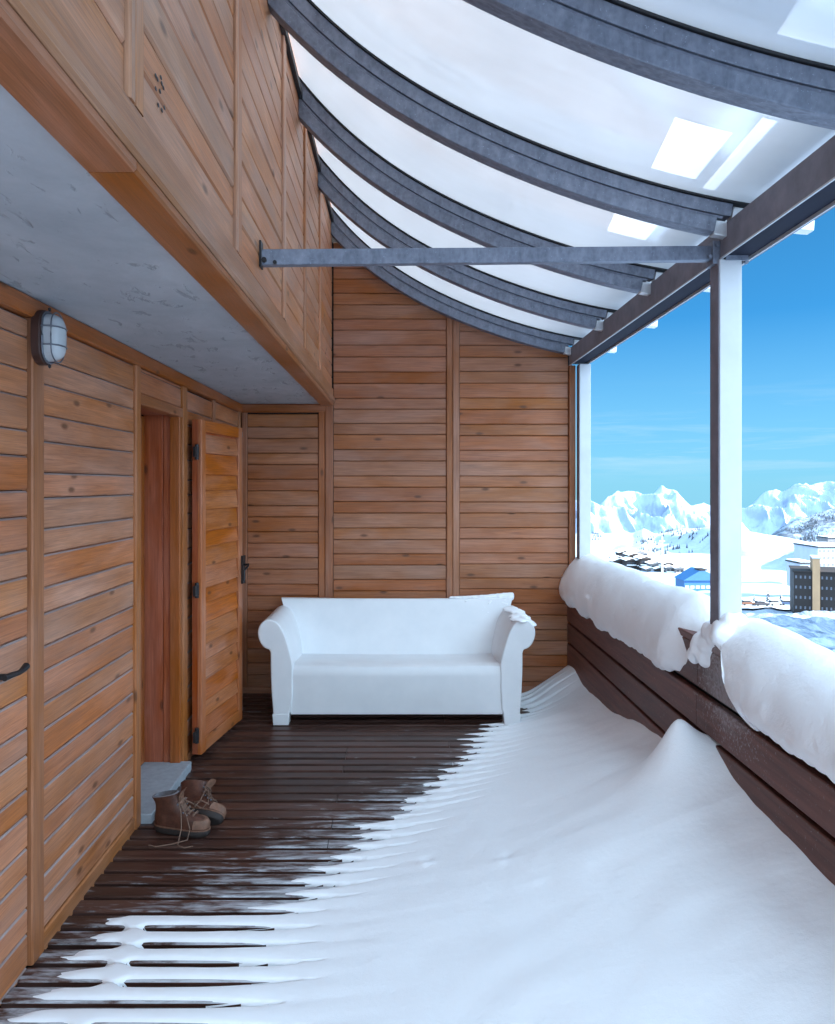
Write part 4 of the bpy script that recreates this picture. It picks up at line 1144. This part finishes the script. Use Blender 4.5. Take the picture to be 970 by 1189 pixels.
# ------------------------------------------------------------------ light, sky
sun = bpy.data.lights.new('sun', 'SUN'); sun.energy = 5.0; sun.angle = math.radians(.53); sun.color = (1.0, .965, .91)
so = bpy.data.objects.new('sun', sun); link(so)
sd = Vector((SUN_AZ.x * math.cos(SUN_EL), SUN_AZ.y * math.cos(SUN_EL), math.sin(SUN_EL)))
so.rotation_euler = (-sd).to_track_quat('-Z', 'Y').to_euler(); so.location = (10, -10, 20)
w = bpy.data.worlds.new('World'); scene.world = w; w.use_nodes = True; nt = w.node_tree; nt.nodes.clear()
out = nt.nodes.new('ShaderNodeOutputWorld'); bg = nt.nodes.new('ShaderNodeBackground'); bg.inputs[1].default_value = .068
sky = nt.nodes.new('ShaderNodeTexSky'); sky.sky_type = 'NISHITA'; sky.sun_disc = False; sky.sun_elevation = SUN_EL
sky.sun_rotation = math.atan2(sd.x, sd.y); sky.altitude = 1800; sky.air_density = .5; sky.dust_density = 0; sky.ozone_density = 6.0
gm_ = nt.nodes.new('ShaderNodeGamma'); gm_.inputs[1].default_value = .65; nt.links.new(sky.outputs[0], gm_.inputs[0])
hs = nt.nodes.new('ShaderNodeMix'); hs.data_type = 'RGBA'; hs.blend_type = 'MULTIPLY'; hs.inputs[0].default_value = 1; hs.inputs[7].default_value = (.28, 1.04, 1.32, 1)
nt.links.new(gm_.outputs[0], hs.inputs[6])
tc = nt.nodes.new('ShaderNodeTexCoord')
sz0 = nt.nodes.new('ShaderNodeSeparateXYZ'); nt.links.new(tc.outputs['Generated'], sz0.inputs[0])
hz = nt.nodes.new('ShaderNodeValToRGB'); e = hz.color_ramp.elements; e[0].position = 0; e[0].color = (.85, .85, .85, 1); e[1].position = .20; e[1].color = (0, 0, 0, 1)
nt.links.new(sz0.outputs[2], hz.inputs[0])
hm = nt.nodes.new('ShaderNodeMix'); hm.data_type = 'RGBA'; hm.inputs[7].default_value = (1.05, 2.35, 3.0, 1); nt.links.new(hz.outputs[0], hm.inputs[0]); nt.links.new(hs.outputs[2], hm.inputs[6])
mp = nt.nodes.new('ShaderNodeMapping'); mp.inputs['Scale'].default_value = (2.2, 2.2, 34); mp.inputs['Location'].default_value = (.3, 0, .4)
nt.links.new(tc.outputs['Generated'], mp.inputs[0])
nz = nt.nodes.new('ShaderNodeTexNoise'); nz.inputs['Scale'].default_value = 1.6; nz.inputs['Detail'].default_value = 6; nz.inputs['Roughness'].default_value = .62; nz.inputs['Distortion'].default_value = .4
nt.links.new(mp.outputs[0], nz.inputs['Vector'])
rp_ = nt.nodes.new('ShaderNodeValToRGB'); rp_.color_ramp.elements[0].position = .47; rp_.color_ramp.elements[1].position = .72
nt.links.new(nz.outputs[0], rp_.inputs[0])
sz = nt.nodes.new('ShaderNodeSeparateXYZ'); nt.links.new(tc.outputs['Generated'], sz.inputs[0])
band = nt.nodes.new('ShaderNodeValToRGB'); e = band.color_ramp.elements; e[0].position = 0; e[0].color = (0, 0, 0, 1); e[1].position = .13; e[1].color = (0, 0, 0, 1)
x_ = band.color_ramp.elements.new(.035); x_.color = (1, 1, 1, 1); x_ = band.color_ramp.elements.new(.06); x_.color = (.7, .7, .7, 1)
nt.links.new(sz.outputs[2], band.inputs[0])
mm = nt.nodes.new('ShaderNodeMath'); mm.operation = 'MULTIPLY'; nt.links.new(rp_.outputs[0], mm.inputs[0]); nt.links.new(band.outputs[0], mm.inputs[1])
m2 = nt.nodes.new('ShaderNodeMath'); m2.operation = 'MULTIPLY'; m2.inputs[1].default_value = .75; nt.links.new(mm.outputs[0], m2.inputs[0])
mix = nt.nodes.new('ShaderNodeMix'); mix.data_type = 'RGBA'; mix.inputs[7].default_value = (2.0, 3.0, 3.6, 1)
nt.links.new(m2.outputs[0], mix.inputs[0]); nt.links.new(hm.outputs[2], mix.inputs[6])
# bright cloud added behind and overhead, out of view, to light the terrace
mp2 = nt.nodes.new('ShaderNodeMapping'); mp2.inputs['Scale'].default_value = (1.6, 1.6, 3.0); nt.links.new(tc.outputs['Generated'], mp2.inputs[0])
n2 = nt.nodes.new('ShaderNodeTexNoise'); n2.inputs['Scale'].default_value = 1.5; n2.inputs['Detail'].default_value = 7; n2.inputs['Roughness'].default_value = .6; nt.links.new(mp2.outputs[0], n2.inputs['Vector'])
dt = nt.nodes.new('ShaderNodeVectorMath'); dt.operation = 'DOT_PRODUCT'; dt.inputs[1].default_value = (.25, -.80, .55); nt.links.new(tc.outputs['Generated'], dt.inputs[0])
ad = nt.nodes.new('ShaderNodeMath'); ad.operation = 'ADD'; nt.links.new(n2.outputs[0], ad.inputs[0]); nt.links.new(dt.outputs['Value'], ad.inputs[1])
r2 = nt.nodes.new('ShaderNodeValToRGB'); r2.color_ramp.elements[0].position = .52; r2.color_ramp.elements[1].position = .95; nt.links.new(ad.outputs[0], r2.inputs[0])
mx2 = nt.nodes.new('ShaderNodeMix'); mx2.data_type = 'RGBA'; mx2.inputs[7].default_value = (9.8, 13.4, 16.8, 1)
nt.links.new(r2.outputs[0], mx2.inputs[0]); nt.links.new(mix.outputs[2], mx2.inputs[6])
nt.links.new(mx2.outputs[2], bg.inputs[0]); nt.links.new(bg.outputs[0], out.inputs[0])

vs = scene.view_settings; vs.view_transform = 'Standard'; vs.look = 'None'; vs.gamma = 1; vs.use_curve_mapping = False; vs.exposure = 2.08
scene.cycles.use_denoising = True
scene.cycles.max_bounces = 10; scene.cycles.diffuse_bounces = 7; scene.cycles.glossy_bounces = 3; scene.cycles.transmission_bounces = 6
scene.cycles.sample_clamp_indirect = 6; scene.cycles.caustics_reflective = False; scene.cycles.caustics_refractive = False
scene.render.film_transparent = False
